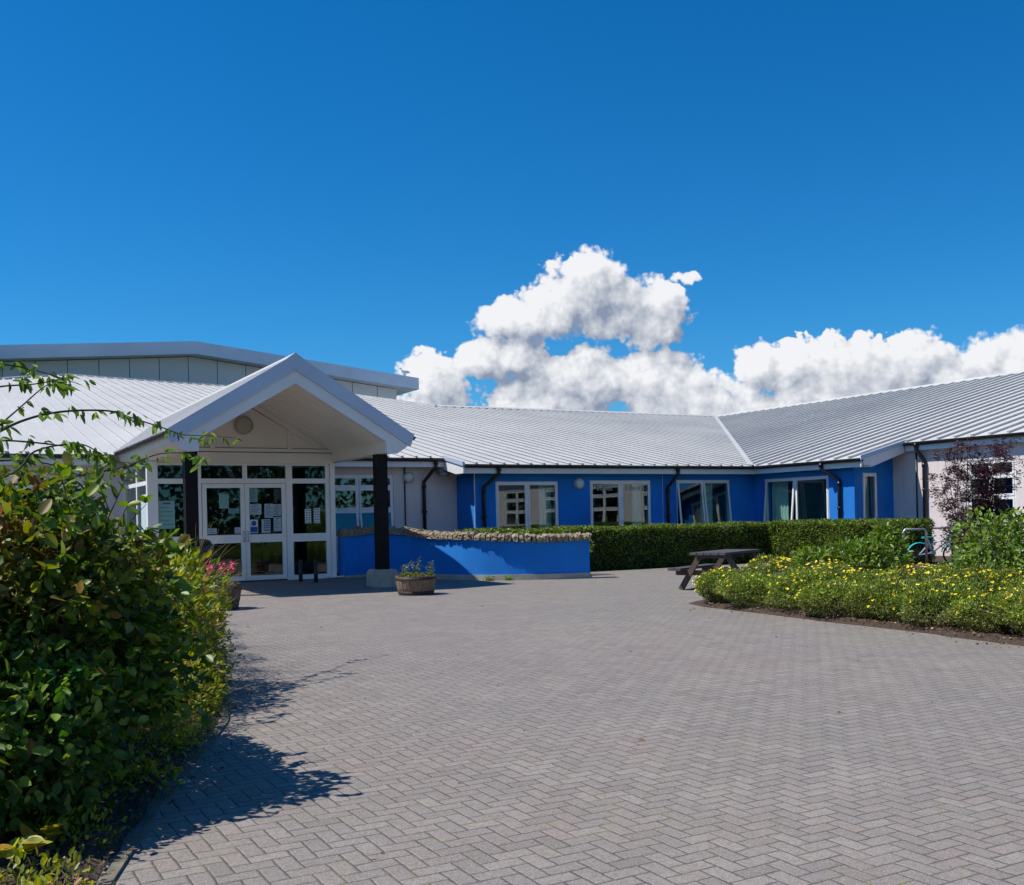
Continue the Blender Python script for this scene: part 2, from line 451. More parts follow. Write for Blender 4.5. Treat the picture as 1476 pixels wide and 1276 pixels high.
def ellipsoid_cloud(ells, n, shell=.35, seed=1, lump=.16):
    """points in the outer part of a union of ellipsoids (cx,cy,cz,rx,ry,rz); returns points and outward directions"""
    r = np.random.default_rng(seed); E = np.array(ells)
    area = (E[:, 3] * E[:, 4] + E[:, 4] * E[:, 5] + E[:, 3] * E[:, 5]); pick = r.choice(len(E), n * 2, p=area / area.sum())
    D = nz(r.normal(size=(n * 2, 3))); rad = 1 - shell * r.random(n * 2) ** 1.6
    rad = rad * (1 + lump * wobble(D + E[pick, :3], 2.6, seed))
    C = E[pick, :3]; R = E[pick, 3:]
    Pt = C + D * R * rad[:, None]; O = nz(D / R)
    keep = Pt[:, 2] > .02
    for e in range(len(E)):
        q = (Pt - E[e, :3]) / E[e, 3:]; keep &= (np.linalg.norm(q, axis=1) > .62) | (pick == e)
    return Pt[keep][:n], O[keep][:n]

def shrub(name, label, cat, loc, ells, n, size, m, shell=.35, seed=1, width=.5, group=None, tintfn=None, stems=8, lump=.16, bark='bark', droop=.15, upw=.35, fine=False, svar=(.6, 1.25)):
    t = thing(name, label, cat, loc, group)
    P, O = ellipsoid_cloud(ells, n, shell, seed, lump)
    r = np.random.default_rng(seed + 50)
    Dr = O + r.normal(size=P.shape) * .6 + np.array([0, 0, upw])
    sz = size * r.uniform(*svar, len(P))
    leaf_mesh('foliage', P, Dr, sz, M[m], t, width=width, tint=tintfn(P) if tintfn else None, droop=droop, up=O + np.array([0, 0, .6]), fine=fine)
    b = MB(); E = np.array(ells)
    for i in range(stems):
        e = E[r.integers(len(E))]; d = nz(r.normal(size=3)); d[2] = abs(d[2])
        tip = e[:3] + d * e[3:] * .85; base = np.array([e[0] + r.normal() * .08, e[1] + r.normal() * .08, -.02]); mid = (tip + base) / 2 + r.normal(size=3) * .05
        rr = max(.006, size * .12)
        b.tube([base, mid * [1, 1, .9], tip], [rr * 1.5, rr, rr * .4], 5)
    b.build('stems', M[bark], t)
    return t

# ------------------------------------------------------------------ camera
F_, RHO, TH, PIT, YH = 1494.1, .0214, .5093, -.0023, 750.45
Rv = Vector((math.cos(TH), -math.sin(TH), 0)); Df = Vector((math.sin(TH), math.cos(TH), 0)); Zv = Vector((0, 0, 1))
Dc = (Df * math.cos(PIT) + Zv * math.sin(PIT)); Uc = (Zv * math.cos(PIT) - Df * math.sin(PIT))
right = Rv * math.cos(RHO) - Uc * math.sin(RHO); upv = Rv * math.sin(RHO) + Uc * math.cos(RHO)
cd = bpy.data.cameras.new('camera'); cam = bpy.data.objects.new('camera', cd); COL.objects.link(cam)
mw = Matrix.Identity(4)
for i in range(3): mw[i][0] = right[i]; mw[i][1] = upv[i]; mw[i][2] = -Dc[i]
mw[2][3] = 1.4
cam.matrix_world = mw
cd.sensor_fit = 'HORIZONTAL'; cd.sensor_width = 36; cd.lens = 36 * F_ / 1476; cd.shift_y = (YH - 638) / 1476
cd.clip_start = .05; cd.clip_end = 2000
sc.camera = cam

# ------------------------------------------------------------------ light and sky
SUN = Vector((-.9135, .4067, 1.54)).normalized()
sd = bpy.data.lights.new('sun', 'SUN'); sd.energy = 5.0; sd.angle = math.radians(.5); sd.color = (1, .935, .835)
so = bpy.data.objects.new('sun', sd); COL.objects.link(so); so.rotation_euler = SUN.to_track_quat('Z', 'Y').to_euler()
so.location = (-20, 10, 30)

w = bpy.data.worlds.new('World'); sc.world = w; w.use_nodes = True
n = NT(w.node_tree); w.node_tree.nodes.clear()
wo = n.new('ShaderNodeOutputWorld'); bg = n.new('ShaderNodeBackground'); n.link(bg.outputs[0], wo.inputs[0])
sky = n.new('ShaderNodeTexSky', sky_type='NISHITA'); sky.sun_disc = False
sky.sun_elevation = math.asin(SUN.z); sky.sun_rotation = math.atan2(SUN.x, SUN.y) % (2 * math.pi)
sky.altitude = 50; sky.air_density = 1.; sky.dust_density = .15; sky.ozone_density = 1.2
hs = n.new('ShaderNodeHueSaturation'); hs.inputs['Saturation'].default_value = 1.12; hs.inputs['Value'].default_value = .98; n.link(n.mix(1., sky.outputs[0], (.38, .77, 1.12), 'MULTIPLY'), hs.inputs['Color'])
SKYN = hs
tc = n.new('ShaderNodeTexCoord')
sx = n.new('ShaderNodeSeparateXYZ'); n.link(tc.outputs['Generated'], sx.inputs[0])
azi = n.m('ARCTAN2', sx.outputs[0], sx.outputs[1]); ele = n.m('ARCSINE', sx.outputs[2])
blobs = [(0.5785, 0.2007, 0.0727, 0.0286), (0.5891, 0.2271, 0.0318, 0.0226), (0.5181, 0.1876, 0.0428, 0.0174), (0.6511, 0.1914, 0.0313, 0.0241), (0.6779, 0.2228, 0.022, 0.0087), (0.7116, 0.2258, 0.0192, 0.0093), (0.4274, 0.1617, 0.02, 0.0071), (0.5006, 0.1542, 0.0441, 0.0182), (0.4366, 0.1207, 0.0367, 0.0331), (0.5398, 0.1023, 0.054, 0.0296), (0.5804, 0.1325, 0.0661, 0.0235), (0.6478, 0.1282, 0.0391, 0.0279), (0.6885, 0.107, 0.052, 0.0263), (0.7095, 0.0907, 0.062, 0.0175), (0.7687, 0.136, 0.0444, 0.0215), (0.8299, 0.121, 0.0648, 0.0342), (0.8718, 0.1324, 0.0346, 0.022), (0.9173, 0.109, 0.0388, 0.0242), (0.9591, 0.1197, 0.0425, 0.026), (0.7929, 0.101, 0.0366, 0.0253), (0.7115, .092, .055, .024), (0.667, .094, .05, .026), (.630, .184, .042, .020), (.665, .186, .022, .018)]
thin = {4: .62, 5: -.35, 6: -.05}
extra = [(1.15, .12, .12, .035), (1.45, .13, .15, .04), (1.9, .15, .2, .05), (2.5, .14, .2, .05), (3.0, .16, .22, .05), (-2.6, .13, .2, .05), (-1.9, .12, .2, .045), (-1.2, .14, .2, .04), (-.7, .05, .2, .02), (-2.6, .42, .5, .08)]  # unseen clouds around the view, partly added as white fill light
grp = bpy.data.node_groups.new('cumulus_density', 'ShaderNodeTree')
grp.interface.new_socket('A', in_out='INPUT', socket_type='NodeSocketFloat'); grp.interface.new_socket('E', in_out='INPUT', socket_type='NodeSocketFloat')
grp.interface.new_socket('F', in_out='OUTPUT', socket_type='NodeSocketFloat'); grp.interface.new_socket('N', in_out='OUTPUT', socket_type='NodeSocketFloat')
g = NT(grp); gi = g.new('NodeGroupInput'); go = g.new('NodeGroupOutput')
cv = g.new('ShaderNodeCombineXYZ'); g.link(gi.outputs[0], cv.inputs[0]); g.link(gi.outputs[1], cv.inputs[1])
n1 = g.noise(cv.outputs[0], 26, 4, .56, out=1, dim='2D'); s1 = g.new('ShaderNodeSeparateColor'); g.link(n1, s1.inputs[0])
A = g.m('ADD', gi.outputs[0], g.m('MULTIPLY', g.m('SUBTRACT', s1.outputs[0], .5), .045))
Ee = g.m('ADD', gi.outputs[1], g.m('MULTIPLY', g.m('SUBTRACT', s1.outputs[1], .5), .03))
acc = None
for k, (a, e, ra, re) in enumerate(blobs + extra):
    dx = g.m('DIVIDE', g.m('SUBTRACT', A, a), ra * 1.16); dy = g.m('DIVIDE', g.m('SUBTRACT', Ee, e), re * 1.16)
    q = g.m('SUBTRACT', thin.get(k, 1.), g.m('ADD', g.m('MULTIPLY', dx, dx), g.m('MULTIPLY', dy, dy)))
    acc = q if acc is None else g.m('SMOOTH_MAX', acc, q, .25)
def wor(sc_, r_=1.):
    v_ = g.new('ShaderNodeTexVoronoi', feature='F1', voronoi_dimensions='2D'); v_.inputs['Scale'].default_value = sc_; v_.inputs['Randomness'].default_value = r_
    wv = g.new('ShaderNodeVectorMath', operation='MULTIPLY_ADD'); g.link(g.noise(cv.outputs[0], sc_ * .9, 3, .6, out=1, dim='2D'), wv.inputs[0]); wv.inputs[1].default_value = (.9 / sc_,) * 3; g.link(cv.outputs[0], wv.inputs[2])
    g.link(wv.outputs[0], v_.inputs['Vector']); return v_.outputs['Distance']
n2 = g.m('SUBTRACT', 1.05, g.m('ADD', g.m('ADD', g.m('MULTIPLY', wor(30), .55), g.m('MULTIPLY', wor(72), .34)), g.m('MULTIPLY', wor(170), .20)))
g.link(g.m('ADD', g.m('MULTIPLY_ADD', acc, 1.45, .16), g.m('MULTIPLY', g.m('SUBTRACT', n2, .60), 2.0)), go.inputs[0]); g.link(n2, go.inputs[1])
def dens(a, e):
    q = n.new('ShaderNodeGroup'); q.node_tree = grp; n.link(a, q.inputs[0]); n.link(e, q.inputs[1]); return q.outputs[0]
d0 = dens(azi, ele)
d1 = dens(n.m('ADD', azi, -.007), n.m('ADD', ele, .010))
d2 = dens(n.m('ADD', azi, -.016), n.m('ADD', ele, .026))
cvw = n.new('ShaderNodeCombineXYZ'); n.link(azi, cvw.inputs[0]); n.link(ele, cvw.inputs[1])
wisp = n.rng(n.noise(cvw.outputs[0], 9, 4), .35, .65, .16, .75)
mask = n.rng(d0, -.03, wisp, 0, 1, True)
mask = n.m('MULTIPLY', mask, n.rng(ele, .02, .07))
lit = n.m('ADD', n.m('MULTIPLY', n.m('SUBTRACT', d0, d1), .62), n.m('MULTIPLY', n.m('SUBTRACT', d0, d2), .34))
soft = n.noise(cvw.outputs[0], 13, 4, .55)
lit = n.m('ADD', lit, n.m('MULTIPLY', n.m('SUBTRACT', soft, .52), 1.5))
lit = n.rng(lit, -.95, .95, 0, 1)
ccol = n.mix(lit, (.27, .32, .43), (.95, .955, .97))
CL = 8.7
cc = n.new('ShaderNodeVectorMath', operation='SCALE'); n.link(ccol, cc.inputs[0]); cc.inputs['Scale'].default_value = CL
skyc = n.mix(n.m('MULTIPLY', mask, .97), hs.outputs[0], cc.outputs[0])
n.link(skyc, bg.inputs[0]); bg.inputs[1].default_value = .10

sc.view_settings.view_transform = 'Standard'; sc.view_settings.look = 'None'
sc.view_settings.exposure = .15; sc.view_settings.gamma = 1
sc.cycles.max_bounces = 6; sc.cycles.diffuse_bounces = 3; sc.cycles.glossy_bounces = 3; sc.cycles.transparent_max_bounces = 10
sc.cycles.use_denoising = True
sc.cycles.use_adaptive_sampling = True; sc.cycles.adaptive_threshold = .022
w.cycles.sampling_method = 'MANUAL'; w.cycles.sample_map_resolution = 512
sc.cycles.caustics_reflective = False; sc.cycles.caustics_refractive = False

# ------------------------------------------------------------------ ground
mb = MB(); R_ = 700; mb.add([(-R_, -R_, -.012), (R_, -R_, -.012), (R_, R_, -.012), (-R_, R_, -.012)], [(0, 1, 2, 3)])
structure(mb.build('ground', M['grass']), 'rough grass ground around the school')
mb = MB(); mb.add([(-4, -9, 0), (30, -9, 0), (30, 22.0, 0), (14.6, 22.0, 0), (14.2, 26.9, 0), (-4, 26.9, 0)], [(0, 1, 2, 3, 4, 5)])
structure(mb.build('paving', M['paving']), 'grey block paving forecourt laid in herringbone')

mb = MB(); mb.add([(3.2, 20.95, .004), (9.9, 20.95, .004), (10.3, 22.6, .04), (9.9, 23.70, .08), (3.2, 23.62, .098), (3.2, 26.8, .098), (2.2, 26.8, .004), (2.2, 21.5, .004)], [(0, 1, 2, 3, 4), (0, 4, 5, 6, 7)])
structure(mb.build('path', M['paving']), 'gentle paved ramp up to the entrance doors')

def bed(name, poly, h, label, z0=.004, step=.22, seed=3):
    """soil patch with a bumpy domed surface"""
    P = np.array(poly, float); c = P.mean(0)
    ring = []
    for i in range(len(P)):
        a, b = P[i], P[(i + 1) % len(P)]; k = max(1, int(np.linalg.norm(b - a) / step))
        for j in range(k): ring.append(a + (b - a) * j / k)
    ring = np.array(ring); n_ = len(ring); r = np.random.default_rng(seed)
    vs = []; lv = [1, .985, .95, .85, .7, .5, .3, .12]
    for t in lv:
        for q in ring:
            p = c + (q - c) * t
            if t == 1: p = p + r.normal(size=2) * .012
            z = z0 if t == 1 else z0 + min(1, (1 - t) * 9) * h + r.uniform(-.012, .02)
            vs.append((p[0], p[1], z))
    fs = [(i * n_ + j, i * n_ + (j + 1) % n_, (i + 1) * n_ + (j + 1) % n_, (i + 1) * n_ + j) for i in range(len(lv) - 1) for j in range(n_)]
    fs.append(tuple(range((len(lv) - 1) * n_, len(lv) * n_)))
    m = MB(); m.add(vs, fs, 0, True)
    o = m.build(name, M['soil']); structure(o, label); return o
LB = [(.12, 2.2), (.30, 3.4), (.50, 4.3), (.92, 5.45), (1.34, 6.45), (1.72, 7.4), (1.98, 8.4), (2.12, 9.2), (2.5, 10.7), (2.86, 12.2), (3.3, 14.2), (3.8, 16.6), (3.2, 20), (-2, 20), (-5, 12), (-5, 2.2)]
bed('planting_bed', LB, .03, 'bare brown soil of the left planting bed')
RB = [(10.35, 12.9), (10.12, 12.3), (10.02, 10.9), (9.86, 9.4), (9.82, 8.35), (9.66, 7.3), (9.52, 6.4), (9.4, 4), (9.3, 1), (14, 1), (15.6, 9), (13.8, 12.4), (11.2, 13.4)]
bed('planting_bed', RB, .05, 'brown soil of the right planting bed', seed=5)
bed('planting_bed', [(16.5, 12.0), (19.0, 17.6), (20.3, 18.6), (20.4, 23.2), (27.6, 22.8), (27.6, 3), (17, 3)], .06, 'soil bed under the right wing', seed=6)
bed('planting_bed', [(8.9, 23.9), (10.2, 24.0), (10.9, 22.3), (11.4, 21.2), (13.1, 20.25), (14.3, 22.1), (20.4, 22.6), (24.9, 23.4), (24.9, 27.3), (14.2, 27.3), (14, 28.4), (9.2, 28.4)], .05, 'soil behind the low blue wall', seed=8)

# concrete edging along the left bed
mb = MB()
for a, b in zip(LB[2:8], LB[3:9]):
    a = Vector((a[0] + .05, a[1] - .01, .0)); b = Vector((b[0] + .05, b[1] - .01, .0)); L_ = (b - a).length; k = max(1, round(L_ / .6))
    for j in range(k):
        p = a.lerp(b, j / k); q = a.lerp(b, (j + 1) / k - .008 / L_)
        mb.rbox(p, q, .05, .03)
tag(mb.build('edging_kerb', M['concretedirty']), 'low concrete edging between paving and the left bed', 'kerb')
# soldier course of square laid blocks beside it
# ------------------------------------------------------------------ building helpers
def wall(mb, ax, p0, p1, a0, a1, z0, z1, ops, mi=0):
    """wall between planes p0,p1 on axis ax ('y' faces -y, 'x' faces -x) with rectangular openings"""
    xs = sorted(set([a0, a1] + [o[0] for o in ops] + [o[1] for o in ops])); zs = sorted(set([z0, z1] + [o[2] for o in ops] + [o[3] for o in ops]))
    for i in range(len(xs) - 1):
        run = None
        for j in range(len(zs) - 1):
            cx, cz = (xs[i] + xs[i + 1]) / 2, (zs[j] + zs[j + 1]) / 2
            solid = not any(o[0] < cx < o[1] and o[2] < cz < o[3] for o in ops)
            if solid and run is None: run = zs[j]
            if (not solid or j == len(zs) - 2) and run is not None:
                ze = zs[j + 1] if solid else zs[j]
                if ax == 'y': mb.box((xs[i], p0, run), (xs[i + 1], p1, ze), mi)
                else: mb.box((p0, xs[i], run), (p1, xs[i + 1], ze), mi)
                run = None
    return mb

def W(ax, plane, a, o, z): return (a, plane - o, z) if ax == 'y' else (plane - o, a, z)
def wbox(mb, ax, plane, a0, a1, o0, o1, z0, z1, mi=0): mb.box(W(ax, plane, a0, o0, z0), W(ax, plane, a1, o1, z1), mi)

def sash(parent, ax, plane, a0, a1, z0, z1, tilt=0., bar=.055, glass='glass', name='sash', o=-.06, rails=()):
    """a casement: bars and a pane, hung at the top and tilted outward by 'tilt' radians"""
    def T(a, oo, z):
        dz = z - z1; c, s_ = math.cos(tilt), math.sin(tilt)
        return W(ax, plane, a, o + oo * c - dz * s_, z1 + dz * c + oo * s_)
    def B(mb, p, q):
        x0, x1 = sorted((p[0], q[0])); o0, o1 = sorted((p[1], q[1])); w0, w1 = sorted((p[2], q[2]))
        vs = [T(*v) for v in [(x0, o0, w0), (x1, o0, w0), (x1, o1, w0), (x0, o1, w0), (x0, o0, w1), (x1, o0, w1), (x1, o1, w1), (x0, o1, w1)]]
        mb.add(vs, [(0, 3, 2, 1), (4, 5, 6, 7), (0, 1, 5, 4), (1, 2, 6, 5), (2, 3, 7, 6), (3, 0, 4, 7)])
    m = MB(); g_ = .004
    B(m, (a0 + g_, 0, z0), (a0 + bar, .045, z1)); B(m, (a1 - bar, 0, z0), (a1 - g_, .045, z1))
    B(m, (a0 + bar, 0, z0), (a1 - bar, .045, z0 + bar)); B(m, (a0 + bar, 0, z1 - bar), (a1 - bar, .045, z1))
    for r in rails: B(m, (a0 + bar, 0, r - .03), (a1 - bar, .042, r + .03))
    s_ = m.build(name, M['white'], parent)
    m = MB(); B(m, (a0 + bar - .002, .018, z0 + bar - .002), (a1 - bar + .002, .026, z1 - bar + .002))
    return s_, m.build('pane', M[glass], parent)

def window(parent, ax, plane, a0, a1, z0, z1, cols, rows=None, tilts=None, lab=None):
    """frame (the part) with sashes and panes (sub-parts). cols: mullion positions, rows: transom heights"""
    m = MB(); fw = .055
    for s0, s1 in ((a0, a0 + fw), (a1 - fw, a1)): wbox(m, ax, plane, s0, s1, -.13, -.035, z0, z1)
    wbox(m, ax, plane, a0 + fw, a1 - fw, -.13, -.035, z1 - fw, z1); wbox(m, ax, plane, a0 + fw, a1 - fw, -.13, -.035, z0, z0 + fw)
    for c in cols: wbox(m, ax, plane, c - .03, c + .03, -.13, -.038, z0 + fw, z1 - fw)
    ed = [a0 + fw] + [q for c in cols for q in (c - .03, c + .03)] + [a1 - fw]
    for r_ in rows or []:
        for k in range(0, len(ed), 2): wbox(m, ax, plane, ed[k], ed[k + 1], -.13, -.04, r_ - .025, r_ + .025)
    wbox(m, ax, plane, a0 - .04, a1 + .04, -.14, .035, z0 - .05, z0)
    fr = m.build('window', M['white'], parent)
    if lab: fr['label'] = lab
    zz = [z0 + fw] + [q for r_ in sorted(rows or []) for q in (r_ - .025, r_ + .025)] + [z1 - fw]
    for k in range(0, len(ed), 2):
        for j in range(0, len(zz), 2):
            t = (tilts or {}).get((k // 2, j // 2), 0)
            sash(fr, ax, plane, ed[k], ed[k + 1], zz[j], zz[j + 1], t)
    return fr

def curtain(parent, ax, plane, a0, a1, z0, z1, o=-.32, name='curtain'):
    m = MB(); k = max(8, int((a1 - a0) / .03)); vs = []
    for z in (z0, z1):
        for i in range(k + 1):
            a = a0 + (a1 - a0) * i / k; vs.append(W(ax, plane, a, o + .035 * math.sin(i * 1.3) * (1 if z == z0 else .6), z))
    m.add(vs, [(i, i + 1, k + 2 + i, k + 1 + i) for i in range(k)], 0, True)
    return m.build(name, M['curtain'], parent)

def gutter(parent, a, b, out, mi='black', name='gutter', r=.065):
    """half round gutter from a to b; out = horizontal unit vector away from the wall"""
    a, b, out = Vector(a), Vector(b), Vector(out); m = MB(); k = 8; vs = []
    for p in (a, b):
        for i in range(k + 1):
            t = math.pi * i / k; vs.append(p + out * (r - r * math.cos(t)) + Vector((0, 0, -r * 1.15 * math.sin(t))))
        for i in range(k, -1, -1):
            t = math.pi * i / k; vs.append(p + out * (r - (r - .012) * math.cos(t)) + Vector((0, 0, .004 - (r - .012) * 1.15 * math.sin(t))))
    n_ = 2 * (k + 1)
    m.add(vs, [(i, (i + 1) % n_, n_ + (i + 1) % n_, n_ + i) for i in range(n_)] + [tuple(range(n_)), tuple(range(2 * n_ - 1, n_ - 1, -1))])
    # rim lip and joints
    d = (b - a).normalized(); L_ = (b - a).length
    q = 1.2
    while q < L_:
        c = a + d * q
        vs = []
        for s_ in (-.035, .035):
            for i in range(k + 1):
                t = math.pi * i / k; vs.append(c + d * s_ + out * (r - (r + .008) * math.cos(t)) + Vector((0, 0, .006 - (r + .008) * 1.15 * math.sin(t))))
        m.add(vs, [(i, i + 1, k + 2 + i, k + 1 + i) for i in range(k)])
        q += 3.
    return m.build(name, M[mi], parent)

def downpipe(parent, top, wallp, zb=.05, r=.055):
    """swan neck from the gutter outlet 'top' back to the wall then straight down"""
    top, wp = Vector(top), Vector(wallp); m = MB()
    pts = [top, top + Vector((0, 0, -.16)), Vector((wp.x, wp.y, wp.z)), Vector((wp.x, wp.y, wp.z - .12)), Vector((wp.x, wp.y, zb))]
    m.tube(pts, r, 10)
    m.tube([pts[0] + Vector((0, 0, .02)), pts[0] + Vector((0, 0, -.1))], r * 1.25, 10); m.tube([pts[3] + Vector((0, 0, .04)), pts[3] + Vector((0, 0, -.08))], r * 1.2, 10)
    z = wp.z - .9
    while z > .3:
        m.tube([Vector((wp.x, wp.y, z + .03)), Vector((wp.x, wp.y, z - .03))], r * 1.22, 10); m.box((wp.x - r * 1.7, wp.y - .02, z - .02), (wp.x + r * 1.7, wp.y + .02, z + .02)); z -= 1.2
    return m.build('downpipe', M['black'], parent)

def bulkhead(parent, ax, plane, a, z, r=.15, m_='lamp', name='wall_light'):
    m = MB()
    def P(prof):
        if ax == 'y': m.lathe([(q, -o) for q, o in prof], (a, plane, z), 28, 0, 1)
        else: m.lathe([(q, -o) for q, o in prof], (plane, a, z), 28, 0, 0)
    P([(r * 1.12, 0), (r * 1.12, .035), (r, .045), (r, .07), (r * .93, .095), (r * .6, .115), (.001, .122)])
    o = m.build(name, M[m_], parent)
    m = MB(); rr = r * 1.0
    for k in range(28):
        t0, t1 = 2 * math.pi * k / 28, 2 * math.pi * (k + 1) / 28
        q = [W(ax, plane, a + rr * 1.06 * math.cos(t), .078, z + rr * 1.06 * math.sin(t)) for t in (t0, t1)]
        m.rbox(q[0], q[1], .022, .022, (0, 1, 0) if ax == 'y' else (1, 0, 0))
    m.build('rim', M['concrete' if m_ == 'lamp' else m_], o)
    return o

def ribs(mb, span, lo, hi, zf, axis, pitch=.39, h=.05, lift=0., nseg=1, cap=.02):
    """standing seam sheet. span=(s0,s1) across; lo(s), hi(s) slope ends; zf(t) height at slope coordinate t.
    axis 0: s is x, t is y;  axis 1: s is y, t is x"""
    s0, s1 = span; s = s0; vs = []; fs = []; pitch = (s1 - s0) / round((s1 - s0) / pitch)
    prof = []
    c = cap
    while s < s1 - 1e-6:
        for d, z in ((0, 0), (.308, 0), (.308, h - .012), (.308 - c, h - .012), (.308 - c, h), (.352 + c, h), (.352 + c, h - .012), (.352, h - .012), (.352, 0)):
            q = s + d * pitch / .39
            if q <= s1: prof.append((q, z))
        s += pitch
    prof.append((s1, 0))
    def P(s_, t, z): return (s_, t, z) if axis == 0 else (t, s_, z)
    vs = []; fs = []
    for q, z in prof:
        a, b = lo(q), hi(q)
        vs += [P(q, a, zf(a) + z + lift), P(q, b, zf(b) + z + lift)]
    fs = [(2 * k_, 2 * k_ + 2, 2 * k_ + 3, 2 * k_ + 1) for k_ in range(len(prof) - 1)]
    for k_ in range(len(prof) - 8):
        if prof[k_][1] == 0 and prof[k_ + 1][1] > 0 and prof[k_ + 7][1] == 0: fs.append(tuple(2 * (k_ + q) for q in (0, 1, 6, 7)))
    mb.add(vs, fs, 0, False)
    return mb

# ------------------------------------------------------------------ the school
SB = thing('school_building', 'single storey school with blue and pink walls, grey ribbed roofs and gabled entrance', 'school', (13, 25, 0))
CAM_SCALE['on'] = True
ZE, VE, SL = 3.0, 26.90, .201
UE, SLR, UR, VR = 24.55, .2592, 40.2, 47.1
UE2, VJ = 26.42, 22.22
PJ = 13.5; VP_ = 28.12
zm = lambda v: ZE + SL * (v - VE)
zr = lambda u: ZE + SLR * (u - UE)
ZR = zr(UR)
VW, VPW = 27.4, 28.6; UW, VRET, UW2 = 24.95, 22.87, 26.69

# walls
wins_blue = [(14.76, 16.98, .75, 2.51), (18.15, 20.54, .75, 2.54), (21.59, 23.9, .75, 2.55)]
mb = MB(); wall(mb, 'y', VW, VW + .3, 14.05, UW + .3, 0, 3.02, wins_blue)
mb.build('blue_wall', M['blue'], SB)
mb = MB(); wall(mb, 'x', 14.05, 14.35, VW + .3, VPW + .3, 0, 3.08, []); mb.build('blue_wall', M['blue'], SB)
mb = MB()
w4 = (23.93, 26.86, .75, 2.55)
wall(mb, 'x', UW, UW + .3, VRET, VW, 0, 3.06, [w4])
mb.build('blue_wall', M['blue'], SB); mb = MB()
w5 = (25.32, 25.99, .45, 2.58)
# return wall: blue part then pink part, following the roof slope at the top
wall(mb, 'y', VRET, VRET + .3, UW + .3, UW2, 0, 3.05, [w5])
mb.prism([(UW + .3, 3.05), (UW2, 3.05), (UW2, zr(UW2) - .1), (UW + .3, zr(UW + .3) - .1)], 1, VRET, VRET + .3)
mb.build('blue_wall', M['blue'], SB)
mb = MB()
wl = (1.75, 3.35, .9, 2.86); wp = (9.45, 11.97, .85, 2.77)
wall(mb, 'y', VPW, VPW + .3, -12, 14.05, 0, 3.28, [wl, wp])
mb.build('pink_wall', M['pink'], SB); mb = MB()
rw = [(18.6, 20.16, .95, 2.80), (14.5, 16.9, .95, 2.80), (10.4, 12.8, .95, 2.80), (6.4, 8.8, .95, 2.80), (2.4, 4.8, .95, 2.80), (-1.7, .8, .95, 2.80)]
wall(mb, 'x', UW2, UW2 + .3, -10, VRET + .3, 0, 3.5, rw)
mb.build('pink_wall', M['pink'], SB)
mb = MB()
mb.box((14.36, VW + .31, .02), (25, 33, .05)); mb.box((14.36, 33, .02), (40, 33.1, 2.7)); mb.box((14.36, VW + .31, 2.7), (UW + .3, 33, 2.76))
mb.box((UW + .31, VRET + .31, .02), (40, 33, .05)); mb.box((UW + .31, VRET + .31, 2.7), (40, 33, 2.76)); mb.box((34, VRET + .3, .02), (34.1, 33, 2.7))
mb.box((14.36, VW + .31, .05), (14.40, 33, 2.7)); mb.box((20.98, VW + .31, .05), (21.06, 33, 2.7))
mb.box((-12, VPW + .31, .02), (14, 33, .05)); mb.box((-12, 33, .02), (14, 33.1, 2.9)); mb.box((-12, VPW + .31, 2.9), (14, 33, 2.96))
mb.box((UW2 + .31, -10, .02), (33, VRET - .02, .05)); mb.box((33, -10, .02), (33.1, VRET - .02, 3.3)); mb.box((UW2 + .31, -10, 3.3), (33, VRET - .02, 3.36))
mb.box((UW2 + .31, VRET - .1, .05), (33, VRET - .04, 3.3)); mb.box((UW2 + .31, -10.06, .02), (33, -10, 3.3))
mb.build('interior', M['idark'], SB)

# main roofs
top_pts = [(-12, 42), (2.84, 53.4), (4.55, 56.2), (6.3, 58.6), (8.0, 57.6), (11, 56.1), (16.2, 54.4), (19.8, 52.6), (21.1, 49.6), (22.13, 47.1), (40.2, 47.1)]
def topv(u): return float(np.interp(u, [p[0] for p in top_pts], [p[1] for p in top_pts]))
def valv(u): return VE + (u - UE) * (VR - VE) / (UR - UE)
def valu(v): return UE + (v - VE) * (UR - UE) / (VR - VE)
mb = MB()
ribs(mb, (-12, PJ), lambda u: VP_, topv, zm, 0, pitch=.455, h=.055)
ribs(mb, (PJ, UE), lambda u: VE, topv, zm, 0, pitch=.455, h=.048)
ribs(mb, (UE, UR), lambda u: valv(u) - .02, topv, zm, 0, pitch=.455, h=.048)
mb.build('roof', M['roof'], SB, 'pale ribbed metal roof of the middle wing')
mb = MB()
ribs(mb, (-10, VJ), lambda v: UE2, lambda v: UR, zr, 1, pitch=.585, h=.07, cap=.006)
ribs(mb, (VJ, VE), lambda v: UE, lambda v: UR, zr, 1, pitch=.585, h=.07, cap=.006)
ribs(mb, (VE, VR), lambda v: valu(v) - .02, lambda v: UR, zr, 1, pitch=.585, h=.07, cap=.006)
mb.build('roof', M['roof'], SB, 'grey ribbed metal roof of the right wing')
